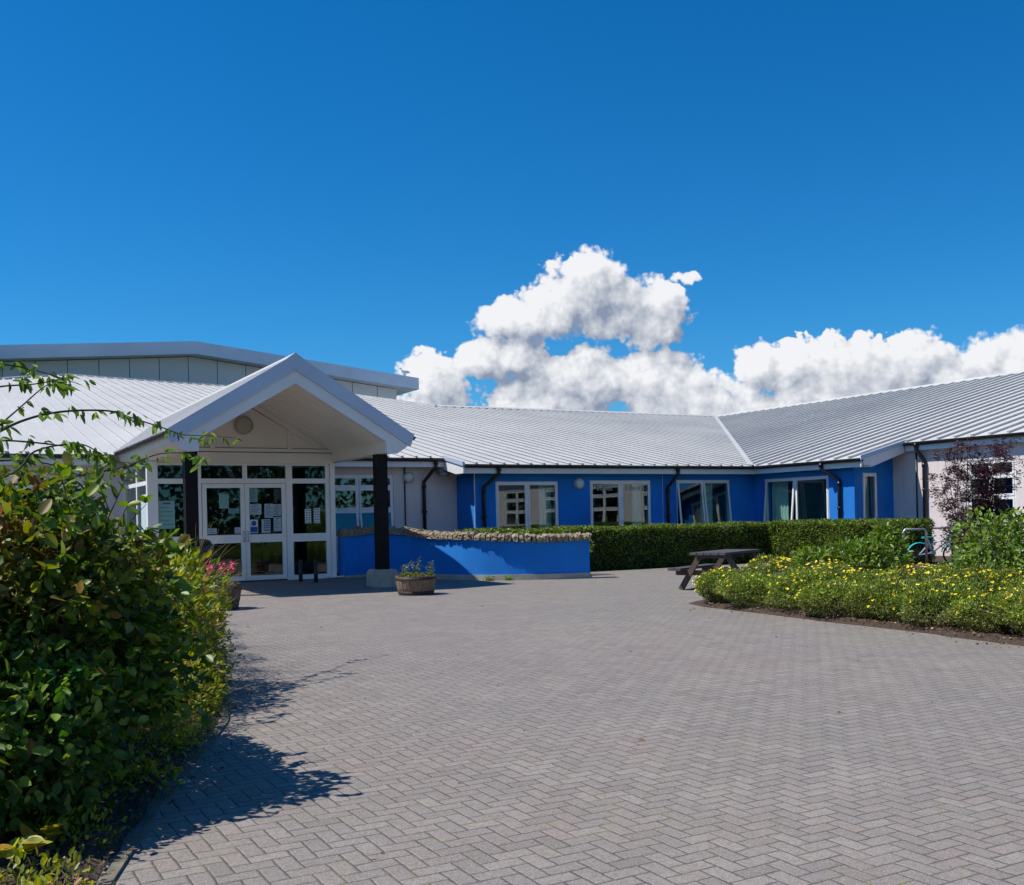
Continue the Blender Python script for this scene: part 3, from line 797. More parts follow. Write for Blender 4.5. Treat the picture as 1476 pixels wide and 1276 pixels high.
# far slopes and valley, ridge flashings
mb = MB(); 
mb.add([(22.13, VR, zm(VR)), (UR, VR, zm(VR)), (UR, 62, 3.2), (22.13, 62, 3.2)], [(0, 1, 2, 3)])
mb.add([(UR, -10, ZR), (UR, 62, ZR), (56, 62, 3), (56, -10, 3)], [(0, 3, 2, 1)])
mb.add([(UR, VR, ZR), (UR, 62, ZR), (UR, 62, 3.2)], [(0, 1, 2)])
mb.build('rear_roof', M['roof'], SB)
mb = MB()
for a, b in zip(top_pts[-2:-1], top_pts[-1:]):
    mb.prism([(VR - .22, zm(VR - .22) + .052), (VR, zm(VR) + .10), (VR + .2, zm(VR) + .05), (VR + .2, zm(VR) + .02), (VR, zm(VR) + .05), (VR - .22, zm(VR - .22) + .03)], 0, a[0], b[0] - .1)
mb.prism([(UR - .22, zr(UR - .22) + .052), (UR, ZR + .10), (UR + .2, ZR + .05), (UR + .2, ZR + .02), (UR, ZR + .05), (UR - .22, zr(UR - .22) + .03)], 1, -10, VR)
for a, b in zip(top_pts[:-2], top_pts[1:-1]):
    mb.rbox((a[0], a[1], zm(a[1]) + .02), (b[0], b[1], zm(b[1]) + .02), .3, .12)
mb.build('ridge_flashing', M['roof'], SB)
mb = MB()
a = Vector((UE - .02, VE, ZE + .04)); b = Vector((UR, VR, ZR + .045)); d = (b - a).normalized(); sd_ = Vector((-d.y, d.x, 0)).normalized()
for off0, off1 in ((0.0, .18),):
    q = [a + sd_ * off0, b + sd_ * off0, b + sd_ * off1, a + sd_ * off1]
    q = [Vector((p.x, p.y, zm(p.y) + .056)) for p in q]
    mb.add(q + [p - Vector((0, 0, .03)) for p in q], [(0, 1, 2, 3), (7, 6, 5, 4), (0, 4, 5, 1), (1, 5, 6, 2), (2, 6, 7, 3), (3, 7, 4, 0)])
mb.build('valley_flashing', M['roof'], SB)

# eaves: fascia, soffit, gutters
def eaves(ax, edge, a0, a1, z, wallplane):
    """edge = coordinate of the sheet edge"""
    m = MB(); E = lambda o0, o1, z0, z1: (m.box((a0, edge + o0, z0), (a1, edge + o1, z1)) if ax == 'y' else m.box((edge + o0, a0, z0), (edge + o1, a1, z1)))
    E(.06, .09, z - .27, z - .02); m.build('fascia', M['fascia'], SB)
    m = MB(); 
    if ax == 'y': m.box((a0, edge + .09, z - .25), (a1, wallplane - .002, z - .23))
    else: m.box((edge + .09, a0, z - .25), (wallplane - .002, a1, z - .23))
    m.build('soffit', M['soffit'], SB)
    if ax == 'y': gutter(SB, (a0 - .03, edge + .058, z - .035), (a1, edge + .058, z - .035), (0, -1, 0))
    else: gutter(SB, (edge + .058, a0 - .03, z - .035), (edge + .058, a1, z - .035), (-1, 0, 0))
eaves('y', VE, PJ, UE + .06, ZE, VW)
eaves('x', UE, VJ, VE + .06, ZE, UW)
eaves('y', VP_, -12, 3.9, zm(VP_), VPW); eaves('y', VP_, 8.85, PJ - .02, zm(VP_), VPW)
eaves('x', UE2, -10, VJ - .02, zr(UE2), UW2)
# verge boards where the eaves step
mb = MB()
mb.prism([(VE + .0, ZE - .27), (VE + .0, ZE + .06), (VP_ + .5, zm(VP_ + .5) + .06), (VP_ + .5, zm(VP_ + .5) - .36), (VE + .5, ZE - .27)], 0, PJ - .06, PJ - .002)
mb.build('verge_board', M['fascia'], SB)
mb = MB()
mb.prism([(UE, ZE - .27), (UE, ZE - .02), (UE2 + .06, zr(UE2) - .02), (UE2 + .06, zr(UE2) - .30), (UW + .05, ZE - .27)], 1, VJ + .0, VJ + .04)
mb.build('verge_board', M['fascia'], SB)
mb = MB()
mb.prism([(UE - .04, ZE - .06), (UE - .04, ZE + .075), (UE2 + .3, zr(UE2 + .3) + .075), (UE2 + .3, zr(UE2 + .3) - .06)], 1, VJ - .035, VJ - .003)
mb.build('verge_flashing', M['metalgrey'], SB); mb = MB()
mb.prism([(VE - .04, ZE - .06), (VE - .04, ZE + .075), (VP_ + .3, zm(VP_ + .3) + .075), (VP_ + .3, zm(VP_ + .3) - .06)], 0, PJ - .095, PJ - .063)
mb.build('verge_flashing', M['metalgrey'], SB)
mb = MB()
mb.prism([(UW, ZE - .25), (UW2 - .002, zr(UW2) - .30), (UW2 - .002, zr(UW2) - .32), (UW, ZE - .27)], 1, VJ + .04, VRET - .002)
mb.build('soffit', M['soffit'], SB)
mb = MB(); mb.box((PJ, VP_ + .09, 2.74), (14.05, VPW, 2.76)); mb.build('soffit', M['soffit'], SB)

# downpipes, lights, cable, corner beads
downpipe(SB, (13.15, VP_ + .0, 3.15), (12.92, VPW - .075, 2.55))
downpipe(SB, (14.62, VE - .0, 2.9), (14.32, VW - .075, 2.35))
downpipe(SB, (21.28, VE - .0, 2.9), (21.17, VW - .075, 2.3))
downpipe(SB, (UE + .0, 23.85, 2.9), (UW - .075, 23.42, 2.4))
downpipe(SB, (UE2 + .0, 21.75, 3.42), (UW2 - .075, 21.62, 2.9), r=.06)
mb = MB(); mb.tube([(12.32, VPW - .02, 3.0), (12.32, VPW - .02, .1)], .022, 6); mb.build('cable_pipe', M['black'], SB); mb = MB(); mb.tube([(UW2 - .03, 21.95, 3.2), (UW2 - .03, 21.95, .1)], .025, 6)
mb.build('cable_pipe', M['black'], SB)
mb = MB(); mb.box((14.035, VW - .012, .2), (14.06, VW + .0, 2.75)); mb.build('corner_bead', M['fascia'], SB); mb = MB(); mb.box((21.0, VW - .006, .2), (21.012, VW - .001, 2.75)); mb.build('corner_bead', M['fascia'], SB)
bulkhead(SB, 'y', VPW, 12.0 + .44, 2.68); bulkhead(SB, 'y', VW, 17.72, 2.44)
mb = MB(); mb.lathe([(.02, 0), (.13, -.02), (.16, -.1), (.14, -.14), (.0, -.15)], (13.5, VPW - .3, 2.86), 16); mb.box((13.35, VPW - .3, 2.80), (13.75, VPW, 2.95)); mb.build('flood_light', M['gullgrey'], SB)

# windows
f1 = window(SB, 'y', VW, *wins_blue[0], cols=[15.87]); curtain(f1, 'y', VW, 16.45, 16.9, .8, 2.5)
curtain(f1, 'y', VW, 14.82, 14.92, .8, 2.5)
f2 = window(SB, 'y', VW, *wins_blue[1], cols=[19.34], tilts={}); curtain(f2, 'y', VW, 20.0, 20.42, .8, 2.5)
f3 = window(SB, 'y', VW, *wins_blue[2], cols=[22.72], tilts={(0, 0): .11, (1, 0): .11}, lab='window with both casements tilted open at the bottom'); curtain(f3, 'y', VW, 23.0, 23.4, .8, 2.5)
f4 = window(SB, 'x', UW, *w4, cols=[25.42], tilts={(1, 0): .10}); curtain(f4, 'x', UW, 26.05, 26.8, .8, 2.5); curtain(f4, 'x', UW, 24.0, 24.12, .8, 2.5, -.2)
f5 = window(SB, 'y', VRET, *w5, cols=[]); curtain(f5, 'y', VRET, 25.78, 25.95, .5, 2.5)
window(SB, 'y', VPW, *wp, cols=[10.86], rows=[1.72, 2.38], tilts={(0, 0): .14, (1, 0): .14})
window(SB, 'y', VPW, *wl, cols=[2.55], rows=[1.8, 2.42])
for a in rw:
    window(SB, 'x', UW2, *a, cols=[(a[0] + a[1]) / 2], rows=[1.72, 2.33], tilts={(0, 0): .12 if a[0] in (14.5, 6.4) else 0, (1, 0): .12 if a[0] in (14.5, 10.4) else 0})
# lettering on the glass of the middle window
def text(s, name, loc, size, m, parent, rot=(math.pi / 2, 0, 0), ext=.002, align='CENTER'):
    c = bpy.data.curves.new(name, 'FONT'); c.body = s; c.size = size; c.extrude = ext; c.align_x = align
    t_ = bpy.data.objects.new(name, c); COL.objects.link(t_)
    bpy.context.view_layer.update()
    me = bpy.data.meshes.new_from_object(t_.evaluated_get(bpy.context.evaluated_depsgraph_get()))
    bpy.data.objects.remove(t_); bpy.data.curves.remove(c)
    me.materials.clear(); me.materials.append(m)
    o = bpy.data.objects.new(name, me); COL.objects.link(o); loc = sv(loc)
    q = parent; off = Vector((0, 0, 0))
    while q is not None: off = off + q.location; q = q.parent
    o.parent = parent; o.location = Vector(loc) - off; o.rotation_euler = rot; return o
text('Inshes', 'lettering', (18.72, VW + .02, 2.22), .23, M['letter'], f2)
text('Library', 'lettering', (19.93, VW + .02, 2.22), .23, M['letter'], f2)
# book displays and tables seen through the glass
mb = MB()
mb.box((18.3, VW + 1.2, .05), (20.3, VW + 1.25, .95)); mb.box((18.3, VW + .7, .95), (20.3, VW + 1.25, 1.0)); mb.box((22, VW + .9, .9), (23.6, VW + 1.4, .95)); mb.box((22.1, VW + 1.0, .95), (22.25, VW + 1.15, 1.2)); mb.box((22.9, VW + 1.0, .95), (23.1, VW + 1.2, 1.12))
mb.build('interior_shelf', M['paper'], SB)

# ---- entrance: lobby + gabled canopy
LV, LU0, LU1 = 25.2, 4.36, 8.92
PU, PZ, PS = 6.35, 4.73, .618; PV = 20.1
pz = lambda u: PZ - PS * abs(u - PU)
CAM_SCALE['on'] = False
RLV = 25.2 * .9325                                     # the lobby front after the scaling about the camera
def half(sg):
    U = lambda d: PU + sg * d
    return [(U(0), PZ - .02), (U(2.46), pz(U(2.46)) - .02), (U(2.41), 2.97), (U(2.18), 2.82), (U(1.905), 2.82), (U(1.905), 3.06), (U(0), 4.19)]
for sg in (-1, 1):
    mb = MB(); mb.prism(half(sg), 1, PV + .02, RLV + 2.75); mb.build('canopy_soffit', M['soffit'], SB)
for sg in (-1, 1):
    mb = MB()
    for k in range(1, 18):
        v = PV + .12 + k * .19
        a = (PU + sg * .05, v, 4.19 - .004 - .05 * .593); b = (PU + sg * 1.89, v, 4.19 - .004 - 1.89 * .593)
        mb.rbox(a, b, .008, .008)
    o = mb.build('soffit_batten', M['soffit'], SB)
    mb = MB(); U = lambda d: PU + sg * d
    mb.prism([(U(0), 4.44), (U(2.40), 2.99), (U(2.39), 2.955), (U(2.15), 2.80), (U(1.915), 2.80), (U(1.915), 3.045), (U(0), 4.175)], 1, PV - .02, PV + .018)
    mb.build('bargeboard', M['fascia'], SB)
    mb = MB()
    mb.prism([(U(0), PZ + .03), (U(2.53), pz(U(2.53)) + .03), (U(2.44), 2.955), (U(2.405), 2.975), (U(0), 4.44)], 1, PV - .07, PV - .022)
    mb.prism([(U(0), PZ + .03), (U(2.53), pz(U(2.53)) + .03), (U(2.53), pz(U(2.53)) - .0), (U(0), PZ + .0)], 1, PV - .022, PV + .12)
    mb.build('verge_flashing', M['metalgrey'], SB)
for sg in (-1, 1):
    mb = MB(); s0 = PV + .1; prof = []; vs = []
    while s0 < 34:
        prof += [(s0, 0), (s0 + .36, 0), (s0 + .37, .022), (s0 + .385, .022)]; s0 += .39
    for v, z in prof:
        for d in (0, 2.53): vs.append((PU + sg * d, v, PZ + .004 - PS * d + z))
    mb.add(vs, [(2 * i, 2 * i + 1, 2 * i + 3, 2 * i + 2) if sg < 0 else (2 * i, 2 * i + 2, 2 * i + 3, 2 * i + 1) for i in range(len(prof) - 1)])
    mb.build('canopy_roof', M['roof'], SB)
mb = MB()
mb.prism([(PU - .16, PZ - .06), (PU, PZ + .055), (PU + .16, PZ - .06), (PU + .16, PZ - .08), (PU, PZ + .03), (PU - .16, PZ - .08)], 1, PV - .06, 34)
mb.build('ridge_flashing', M['roof'], SB)
gutter(SB, (PU - 2.44, PV - .05, 3.16), (PU - 2.44, 26.1, 3.16), (-1, 0, 0)); gutter(SB, (PU + 2.44, PV - .05, 3.16), (PU + 2.44, 26.1, 3.16), (1, 0, 0))
for k, (cu, cv_) in enumerate(((8.37, 20.72), (4.40, 20.72))):
    mb = MB(); mb.box((cu - .12, cv_ - .12, .36), (cu + .12, cv_ + .12, 2.822)); c = mb.build('column', M['timberblack'], SB)
    for y0, y1 in ((cv_ - .3, cv_ - .003), (cv_ + .003, cv_ + .3)):
        mb = MB(); mb.prism([(cu - .25, 0), (cu + .25, 0), (cu + .25, .28), (cu + .19, .37), (cu - .19, .37), (cu - .25, .28)], 1, y0, y1)
        mb.build('column_base', M['concrete'], c)
# back gable, in coordinates after the scaling about the camera
z0 = scaled_h = 2.89 * .9325 + .0945
mb = MB()
mb.prism([(4.44, z0), (8.26, z0), (8.26, 3.062), (PU, 4.193), (4.44, 3.062)], 1, RLV - .06, RLV + .1)
mb.build('gable_panel', M['soffit'], SB)
mb = MB(); mb.box((4.44, RLV - .075, z0 - .02), (8.257, RLV - .061, z0 + .225)); mb.box((4.44, RLV - .10, z0 + .245), (8.257, RLV - .061, z0 + .32)); mb.build('gable_beam', M['soffit'], SB)
for sg in (-1, 1):
    U = lambda d: PU + sg * d
    mb = MB(); mb.prism([(U(0), 4.185), (U(1.62), 4.185 - .593 * 1.62), (U(1.40), 4.185 - .593 * 1.62), (U(0), 4.055)], 1, RLV - .1, RLV - .062)
    mb.box((U(.83), RLV - .096, z0 + .32), (U(.93), RLV - .063, 3.53)); mb.build('gable_trim', M['soffit'], SB)
    mb = MB(); mb.prism([(U(.04), 4.035), (U(1.44), 4.185 - .593 * 1.62), (U(1.415), 4.185 - .593 * 1.62), (U(.04), 4.015)], 1, RLV - .07, RLV - .0605); mb.build('shadow_strip', M['idark'], SB)  # dark strips, here and along the beam, draw the trim's shadow lines in colour
mb = MB(); mb.box((4.45, RLV - .08, z0 + .228), (8.25, RLV - .0605, z0 + .242)); mb.build('shadow_strip', M['idark'], SB)
mb = MB(); mb.box((4.45, RLV - .08, z0 + .323), (8.25, RLV - .0605, z0 + .333)); mb.build('shadow_strip', M['idark'], SB)
bulkhead(SB, 'y', RLV - .062, 6.17, 3.63, .19, 'lampbeige')
CAM_SCALE['on'] = True
mb = MB(); mb.box((LU0, LV - .02, 2.88), (LU1, LV + .1, 3.2)); mb.build('head_panel', M['soffit'], SB)
# lobby glazing
mb = MB(); D0, D1 = LV - .02, LV + .07
def bar(u0, u1, z0, z1, d0=D0, d1=D1): mb.box((u0, d0, z0), (u1, d1, z1))
bar(4.36, 4.60, 0, 2.89, D0 - .02, LV + .12); bar(8.80, 8.92, 0, 2.89, D0 - .03, LV + .12); bar(8.68, 8.775, .0, 2.87)
bar(5.42, 5.60, 0, 2.87); bar(7.66, 7.82, 0, 2.87)
bar(4.60, 5.42, 2.82, 2.87); bar(5.60, 7.66, 2.82, 2.87); bar(7.82, 8.68, 2.82, 2.87)
bar(4.60, 5.42, 2.38, 2.50); bar(5.60, 7.66, 2.385, 2.50, D0 - .01); bar(7.82, 8.68, 2.38, 2.50)
bar(6.59, 6.70, 2.50, 2.82)
bar(4.60, 5.42, .93, 1.13); bar(7.82, 8.68, .93, 1.13); bar(4.60, 5.42, 0, .12); bar(7.82, 8.68, 0, .10)
bar(8.775, 8.80, 0, 2.88, LV, LV + .05)
mb.box((8.70, LV - .22, 0.001), (9.05, LV - .03, .03))
lf = mb.build('entrance_frame', M['white'], SB)
mb = MB()
for u0, u1, z0, z1 in ((4.60, 5.42, 2.50, 2.82), (5.60, 6.59, 2.50, 2.82), (6.70, 7.66, 2.50, 2.82), (7.82, 8.68, 2.50, 2.82), (4.60, 5.42, 1.13, 2.38), (7.82, 8.68, 1.13, 2.38), (4.60, 5.42, .12, .93), (7.82, 8.68, .10, .93)):
    m2 = MB(); m2.box((u0, LV + .02, z0), (u1, LV + .028, z1)); m2.build('pane', M['doorglass'], lf)
def lines(m2, u0, u1, z0, z1, n_, v, th=.004, mi=1, frac=1.):
    for k in range(n_):
        z = z1 - (k + .5) * (z1 - z0) / n_; m2.box((u0, v - .001, z - th), (u0 + (u1 - u0) * (frac if k % 3 else frac * .7), v, z + th), mi)
def notice(parent, u0, u1, z0, z1, m_='paper', n_=7, kind='lines'):
    m2 = MB(); v = LV + .014; m2.box((u0, v, z0), (u1, v + .002, z1), 0)
    du, dz = u1 - u0, z1 - z0
    if kind == 'lines': lines(m2, u0 + .1 * du, u1 - .1 * du, z0 + .08 * dz, z1 - .16 * dz, n_, v - .001, min(.006, dz / n_ * .16)); m2.box((u0 + .25 * du, v - .002, z1 - .12 * dz), (u1 - .25 * du, v - .001, z1 - .06 * dz), 1)
    if kind == 'disc':
        m2.prism([(u0 + du / 2 + .32 * du * math.cos(t * math.pi / 8), z0 + .72 * dz + .32 * du * math.sin(t * math.pi / 8)) for t in range(16)], 1, v - .002, v - .001, 2)
        m2.box((u0 + .06 * du, v - .002, z0 + .06 * dz), (u1 - .06 * du, v - .001, z0 + .46 * dz), 2)
    if kind == 'bars':
        for k in range(5):
            z = z1 - .12 * dz - k * .17 * dz; m2.box((u0 + .25 * du, v - .002, z - .05 * dz), (u1 - .06 * du, v - .001, z + .035 * dz), 1)
    if kind == 'grid':
        for k in range(6):
            for c in (0, 1):
                z = z1 - (k + .55) * dz / 6; m2.box((u0 + du * (.12 + c * .45), v - .002, z - .012), (u0 + du * (.43 + c * .45), v - .001, z + .012), 1)
    return m2.build('notice', [M[m_], M['ink'], M['inkblue']], parent)
notice(lf, 4.62, 4.98, 1.32, 1.98, 'papergreen', 5)
notice(lf, 8.14, 8.30, 1.38, 1.74, 'paperwhite', kind='grid'); notice(lf, 8.37, 8.53, 1.38, 1.76, 'paperwhite', kind='grid')
for k in range(7):
    m2 = MB(); m2.lathe([(.001, 0), (.03 + .02 * (k % 3), 0)], (5.8 + k * .26, LV + .015, 2.6 + .1 * (k % 2)), 10, 0, 1); m2.box((5.79 + k * .26, LV + .014, 2.52), (5.815 + k * .26, LV + .016, 2.6)); m2.build('window_sticker', M['idark'], lf)
for k, (u0, u1) in enumerate(((5.615, 6.625), (6.635, 7.645))):
    mb = MB(); b_ = .10
    mb.box((u0, LV - .035, .02), (u0 + b_, LV + .02, 2.375)); mb.box((u1 - b_, LV - .035, .02), (u1, LV + .02, 2.375))
    mb.box((u0 + b_, LV - .035, 2.275), (u1 - b_, LV + .02, 2.375)); mb.box((u0 + b_, LV - .035, .94), (u1 - b_, LV + .02, 1.14)); mb.box((u0 + b_, LV - .035, .02), (u1 - b_, LV + .02, .13))
    d_ = mb.build('door', M['white'], SB, 'left leaf of the glazed entrance doors' if k == 0 else 'right leaf of the glazed entrance doors, covered in notices')
    for z0, z1 in ((1.14, 2.275), (.13, .94)):
        m2 = MB(); m2.box((u0 + b_, LV + .018, z0), (u1 - b_, LV + .026, z1)); m2.build('pane', M['doorglass'], d_)
    hx = u1 - .045 if k == 0 else u0 + .045
    m2 = MB(); m2.tube([(hx, LV - .035, .96), (hx, LV - .085, .98), (hx, LV - .085, 1.2), (hx, LV - .035, 1.22)], .012, 8); m2.build('handle', M['steel'], d_)
    if k == 0:
        notice(d_, 6.02, 6.25, 1.78, 2.12, 'papergreen', 1, 'none'); notice(d_, 6.24, 6.50, 1.66, 1.78, 'papergreen', 3)
        notice(d_, 5.74, 5.95, 1.17, 1.31, 'paper', 2); notice(d_, 6.38, 6.52, 1.17, 1.32, 'paper', 2)
    else:
        notice(d_, 6.75, 6.95, 1.93, 2.26, 'papergreen', 8); notice(d_, 6.76, 7.04, 1.62, 1.88, 'paper', 5); notice(d_, 7.12, 7.33, 1.54, 1.88, 'paper', 9); notice(d_, 7.34, 7.53, 1.58, 1.87, 'paper', 8)
        notice(d_, 6.75, 6.95, 1.17, 1.50, 'paperwhite', kind='disc'); notice(d_, 7.04, 7.26, 1.17, 1.50, 'paper', kind='bars'); notice(d_, 7.34, 7.53, 1.2, 1.55, 'paper', 6)
        notice(d_, 7.36, 7.52, 1.98, 2.24, 'idark', 4)
# lobby left side (facing -x)
mb = MB(); vs_ = [25.32, 26.75, 28.5]
def sb(v0, v1, z0, z1): mb.box((LU0 + .02, v0, z0), (LU0 + .10, v1, z1))
sb(26.68, 26.82, 0, 2.89); sb(28.45, 28.6, 0, 2.89)
for v0, v1 in ((25.32, 26.68), (26.82, 28.45)):
    sb(v0, v1, 2.82, 2.89); sb(v0, v1, 2.36, 2.46); sb(v0, v1, .93, 1.08); sb(v0, v1, 0, .1)
ls = mb.build('side_frame', M['white'], SB)
for v0, v1 in ((25.32, 26.68), (26.82, 28.45)):
    for z0, z1 in ((2.46, 2.82), (1.08, 2.36), (.1, .93)):
        m2 = MB(); m2.box((LU0 + .05, v0, z0), (LU0 + .058, v1, z1)); m2.build('pane', M['doorglass'], ls)
m2 = MB(); m2.box((LU0 + .045, 25.5, 1.2), (LU0 + .048, 26.3, 2.15)); m2.build('notice', M['paper'], ls)
mb = MB(); mb.box((LU0 + .12, LV + .14, .005), (8.9, 28.58, .03)); mb.box((LU0 + .12, 28.52, .03), (8.9, 28.58, 2.9)); mb.box((8.86, LV + .14, .03), (8.90, 28.5, 2.9)); mb.box((LU0, LV + .11, 2.90), (8.9, 28.58, 2.93))
mb.build('lobby_interior', M['idark'], SB)
mb = MB(); mb.box((5.7, 26.6, .4), (7.4, 27.2, .5)); mb.box((5.8, 26.7, .03), (5.9, 27.1, .4)); mb.box((7.2, 26.7, .03), (7.3, 27.1, .4)); mb.box((7.9, 27.6, .03), (8.5, 28.2, 1.5)); mb.build('lobby_furniture', M['interior'], SB)

# ---- sports hall behind
HV = 60.5
SH = thing('sports_hall', 'tall grey panelled hall with a low pitched roof rising behind the left roof', 'hall', (13, 61, 0))
ha, hz = 13.23, 11.86; sR = (11.86 - 10.41) / (27.08 - 13.23); sL = .085
zt = lambda u: hz - (u - ha) * sR if u > ha else hz - (ha - u) * sL
mb = MB()
mb.prism([(-14, 0), (25.96, 0), (25.96, zt(25.96) - .7), (ha, hz - .7), (-14, zt(-14) - .7)], 1, HV + .75, HV + 30); mb.build('wall', M['metalgrey'], SH)
mb = MB()
u = 25.8
edges = [25.955]
while u > -14:
    edges.append(u); u -= 1.6
js = [13.02 - 1.61 * k for k in range(0, 17)] + [13.02 + 1.66 * k for k in range(1, 8)]; js = sorted([j for j in js if -14 < j < 25.9]) + [25.955]
for a, b in zip(js[:-1], js[1:]):
    a2, b2 = a + .02, b - .02
    pts = [(a2, 6), (b2, 6), (b2, zt(b2) - .76)] + ([(ha, hz - .76)] if a2 < ha < b2 else []) + [(a2, zt(a2) - .76)]
    mb.prism(pts, 1, HV + .70, HV + .748)
mb.build('cladding_panel', simple('pale_cladding', (.52, .54, .57), .45, .1, var=.04, scale=.3), SH)
mb = MB(); mb.prism([(-14.05, 5.9), (25.95, 5.9), (25.95, zt(25.95) - .72), (ha, hz - .72), (-14.05, zt(-14) - .72)], 1, HV + .749, HV + .7495); mb.build('joint', M['black'], SH)
mb = MB(); e_ = 27.07
mb.prism([(-15, zt(-15) - .72), (ha, hz - .72), (e_, zt(e_) - .72), (e_, zt(e_)), (ha, hz), (-15, zt(-15))], 1, HV - .3, HV + 31)
mb.build('roof', M['metalgrey'], SH)

CAM_SCALE['on'] = False
# gull standing on the hall roof
def sv_(p): return (p[0] * .9325, p[1] * .9325, p[2] * .9325 + .0945)  # scales the gull's spot about the camera, like the building
G = thing('gull', 'small grey and white gull standing on the edge of the hall roof', 'bird', sv_((26.2, 60.4, zt(26.2))))
mb = MB(); gx, gy, gz = sv_((26.2, 60.4, zt(26.2)))
mb.lathe([(.001, -.34), (.04, -.28), (.10, -.1), (.12, .05), (.09, .16), (.05, .22)], (0, 0, 0), 14, 0, 0)
mb.lathe([(.045, .2), (.05, .25), (.055, .30), (.03, .345), (.012, .36), (.001, .42)], (0, 0, .07), 12, 0, 0)
mb.v = [(gx - x, gy + y, gz + .26 + z + (.12 if x > .2 else 0)) for x, y, z in mb.v]; mb.build('body', M['gull'], G)
mb = MB(); mb.add([(gx - .15, gy - .1, gz + .34), (gx + .4, gy - .04, gz + .2), (gx + .1, gy - .125, gz + .22), (gx - .15, gy + .1, gz + .34), (gx + .4, gy + .04, gz + .2), (gx + .1, gy + .125, gz + .22)], [(0, 1, 2), (3, 5, 4)]); mb.build('wing', M['gullgrey'], G)
for s_ in (-.04, .04):
    mb = MB(); mb.tube([(gx, gy + s_, gz), (gx, gy + s_, gz + .18)], .012, 6); mb.build('leg', M['gullgrey'], G)

# ------------------------------------------------------------------ low wall
LW = [(8.40, 23.6), (9.2, 23.78), (9.95, 23.78), (10.38, 23.4), (10.52, 22.8), (10.68, 22.1), (10.88, 21.45), (11.2, 20.98), (11.7, 20.58), (12.35, 20.25), (13.1, 20.0)]
LZ = [1.04, 1.10, 1.06, 1.03, .97, .945, .93, .90, .86, .84, .87]
def curve_s(P, n_):
    P = np.array(P, float); out = []
    for i in range(len(P) - 1):
        p0 = P[max(i - 1, 0)]; p1 = P[i]; p2 = P[i + 1]; p3 = P[min(i + 2, len(P) - 1)]
        for k in range(n_):
            t = k / n_; out.append(.5 * ((2 * p1) + (-p0 + p2) * t + (2 * p0 - 5 * p1 + 4 * p2 - p3) * t * t + (-p0 + 3 * p1 - 3 * p2 + p3) * t ** 3))
    out.append(P[-1]); return np.array(out)
LC = curve_s([(a, b, c) for (a, b), c in zip(LW, LZ)], 8)
tan = nz(np.gradient(LC[:, :2], axis=0)); nor = np.stack([tan[:, 1], -tan[:, 0]], 1)     # towards the forecourt
if (nor[0] @ np.array([-1, 0])) < 0: nor = -nor
def strip(mb, o0, o1, z0, ztop, mi=0):
    vs = []; k = len(LC)
    for i in range(k):
        p = LC[i, :2]
        z1 = ztop if not callable(ztop) else ztop(LC[i, 2])
        for o_, z in ((o0, z0), (o0, z1), (o1, z1), (o1, z0)): q = p - nor[i] * o_; vs.append((q[0], q[1], z))
    fs = [(4 * i + j, 4 * i + (j + 1) % 4, 4 * i + 4 + (j + 1) % 4, 4 * i + 4 + j) for i in range(k - 1) for j in range(4)] + [(0, 1, 2, 3), (4 * k - 1, 4 * k - 2, 4 * k - 3, 4 * k - 4)]
    mb.add(vs, fs, mi, False)
LWALL = thing('low_wall', 'low curved blue rendered wall topped with rough stone coping beside the entrance', 'wall', (10, 20.5, 0))
mb = MB(); strip(mb, .03, .30, .10, lambda z: z); mb.build('wall_body', M['bluelow'], LWALL)
mb = MB(); strip(mb, 0, .33, 0, .125); mb.build('plinth', M['concrete'], LWALL)
mb = MB(); r = np.random.default_rng(11)
seg = np.linalg.norm(np.diff(LC[:, :2], axis=0), axis=1); cum = np.concatenate([[0], np.cumsum(seg)]); s_ = 0
while s_ < cum[-1] - .02:
    L_ = min(r.uniform(.09, .15), cum[-1] + .03 - s_); c = s_ + L_ / 2
    p = np.array([np.interp(c, cum, LC[:, k]) for k in range(3)]); nn = nz(np.array([np.interp(c, cum, nor[:, k]) for k in range(2)])); tt = np.array([-nn[1], nn[0]])
    hh = .175 + r.uniform(-.025, .025); o0 = -.012 - r.uniform(0, .022); o1 = .36 + r.uniform(0, .03); nx, ny, nz_ = 3, 6, 4
    vs = {}; V = []; Fs = []
    def vid(i, j, k):
        if (i, j, k) not in vs:
            a, b, cc_ = i / nx * 2 - 1, j / ny, k / nz_
            rd = 1 - .10 * (abs(a) ** 3) ; q = p[:2] + tt * a * (L_ / 2 - .006) - nn * (o0 + (o1 - o0) * (b if b < .5 else b))
            edge = .035 * ((2 * b - 1) ** 4) * cc_
            z = p[2] + hh * cc_ * rd - edge * 1.4
            jit = r.normal(size=3) * .010
            if j in (0, 1): jit *= 1.6
            vs[(i, j, k)] = len(V); V.append((q[0] + jit[0], q[1] + jit[1], z + jit[2] * (k > 0)))
        return vs[(i, j, k)]
    for i in range(nx):
        for j in range(ny):
            Fs.append((vid(i, j, nz_), vid(i + 1, j, nz_), vid(i + 1, j + 1, nz_), vid(i, j + 1, nz_))); Fs.append((vid(i, j, 0), vid(i, j + 1, 0), vid(i + 1, j + 1, 0), vid(i + 1, j, 0)))
        for k in range(nz_):
            Fs.append((vid(i, 0, k), vid(i + 1, 0, k), vid(i + 1, 0, k + 1), vid(i, 0, k + 1))); Fs.append((vid(i, ny, k), vid(i, ny, k + 1), vid(i + 1, ny, k + 1), vid(i + 1, ny, k)))
    for j in range(ny):
        for k in range(nz_):
            Fs.append((vid(0, j, k), vid(0, j, k + 1), vid(0, j + 1, k + 1), vid(0, j + 1, k))); Fs.append((vid(nx, j, k), vid(nx, j + 1, k), vid(nx, j + 1, k + 1), vid(nx, j, k + 1)))
    mb.add(V, Fs, 0, False); s_ += L_ + .004
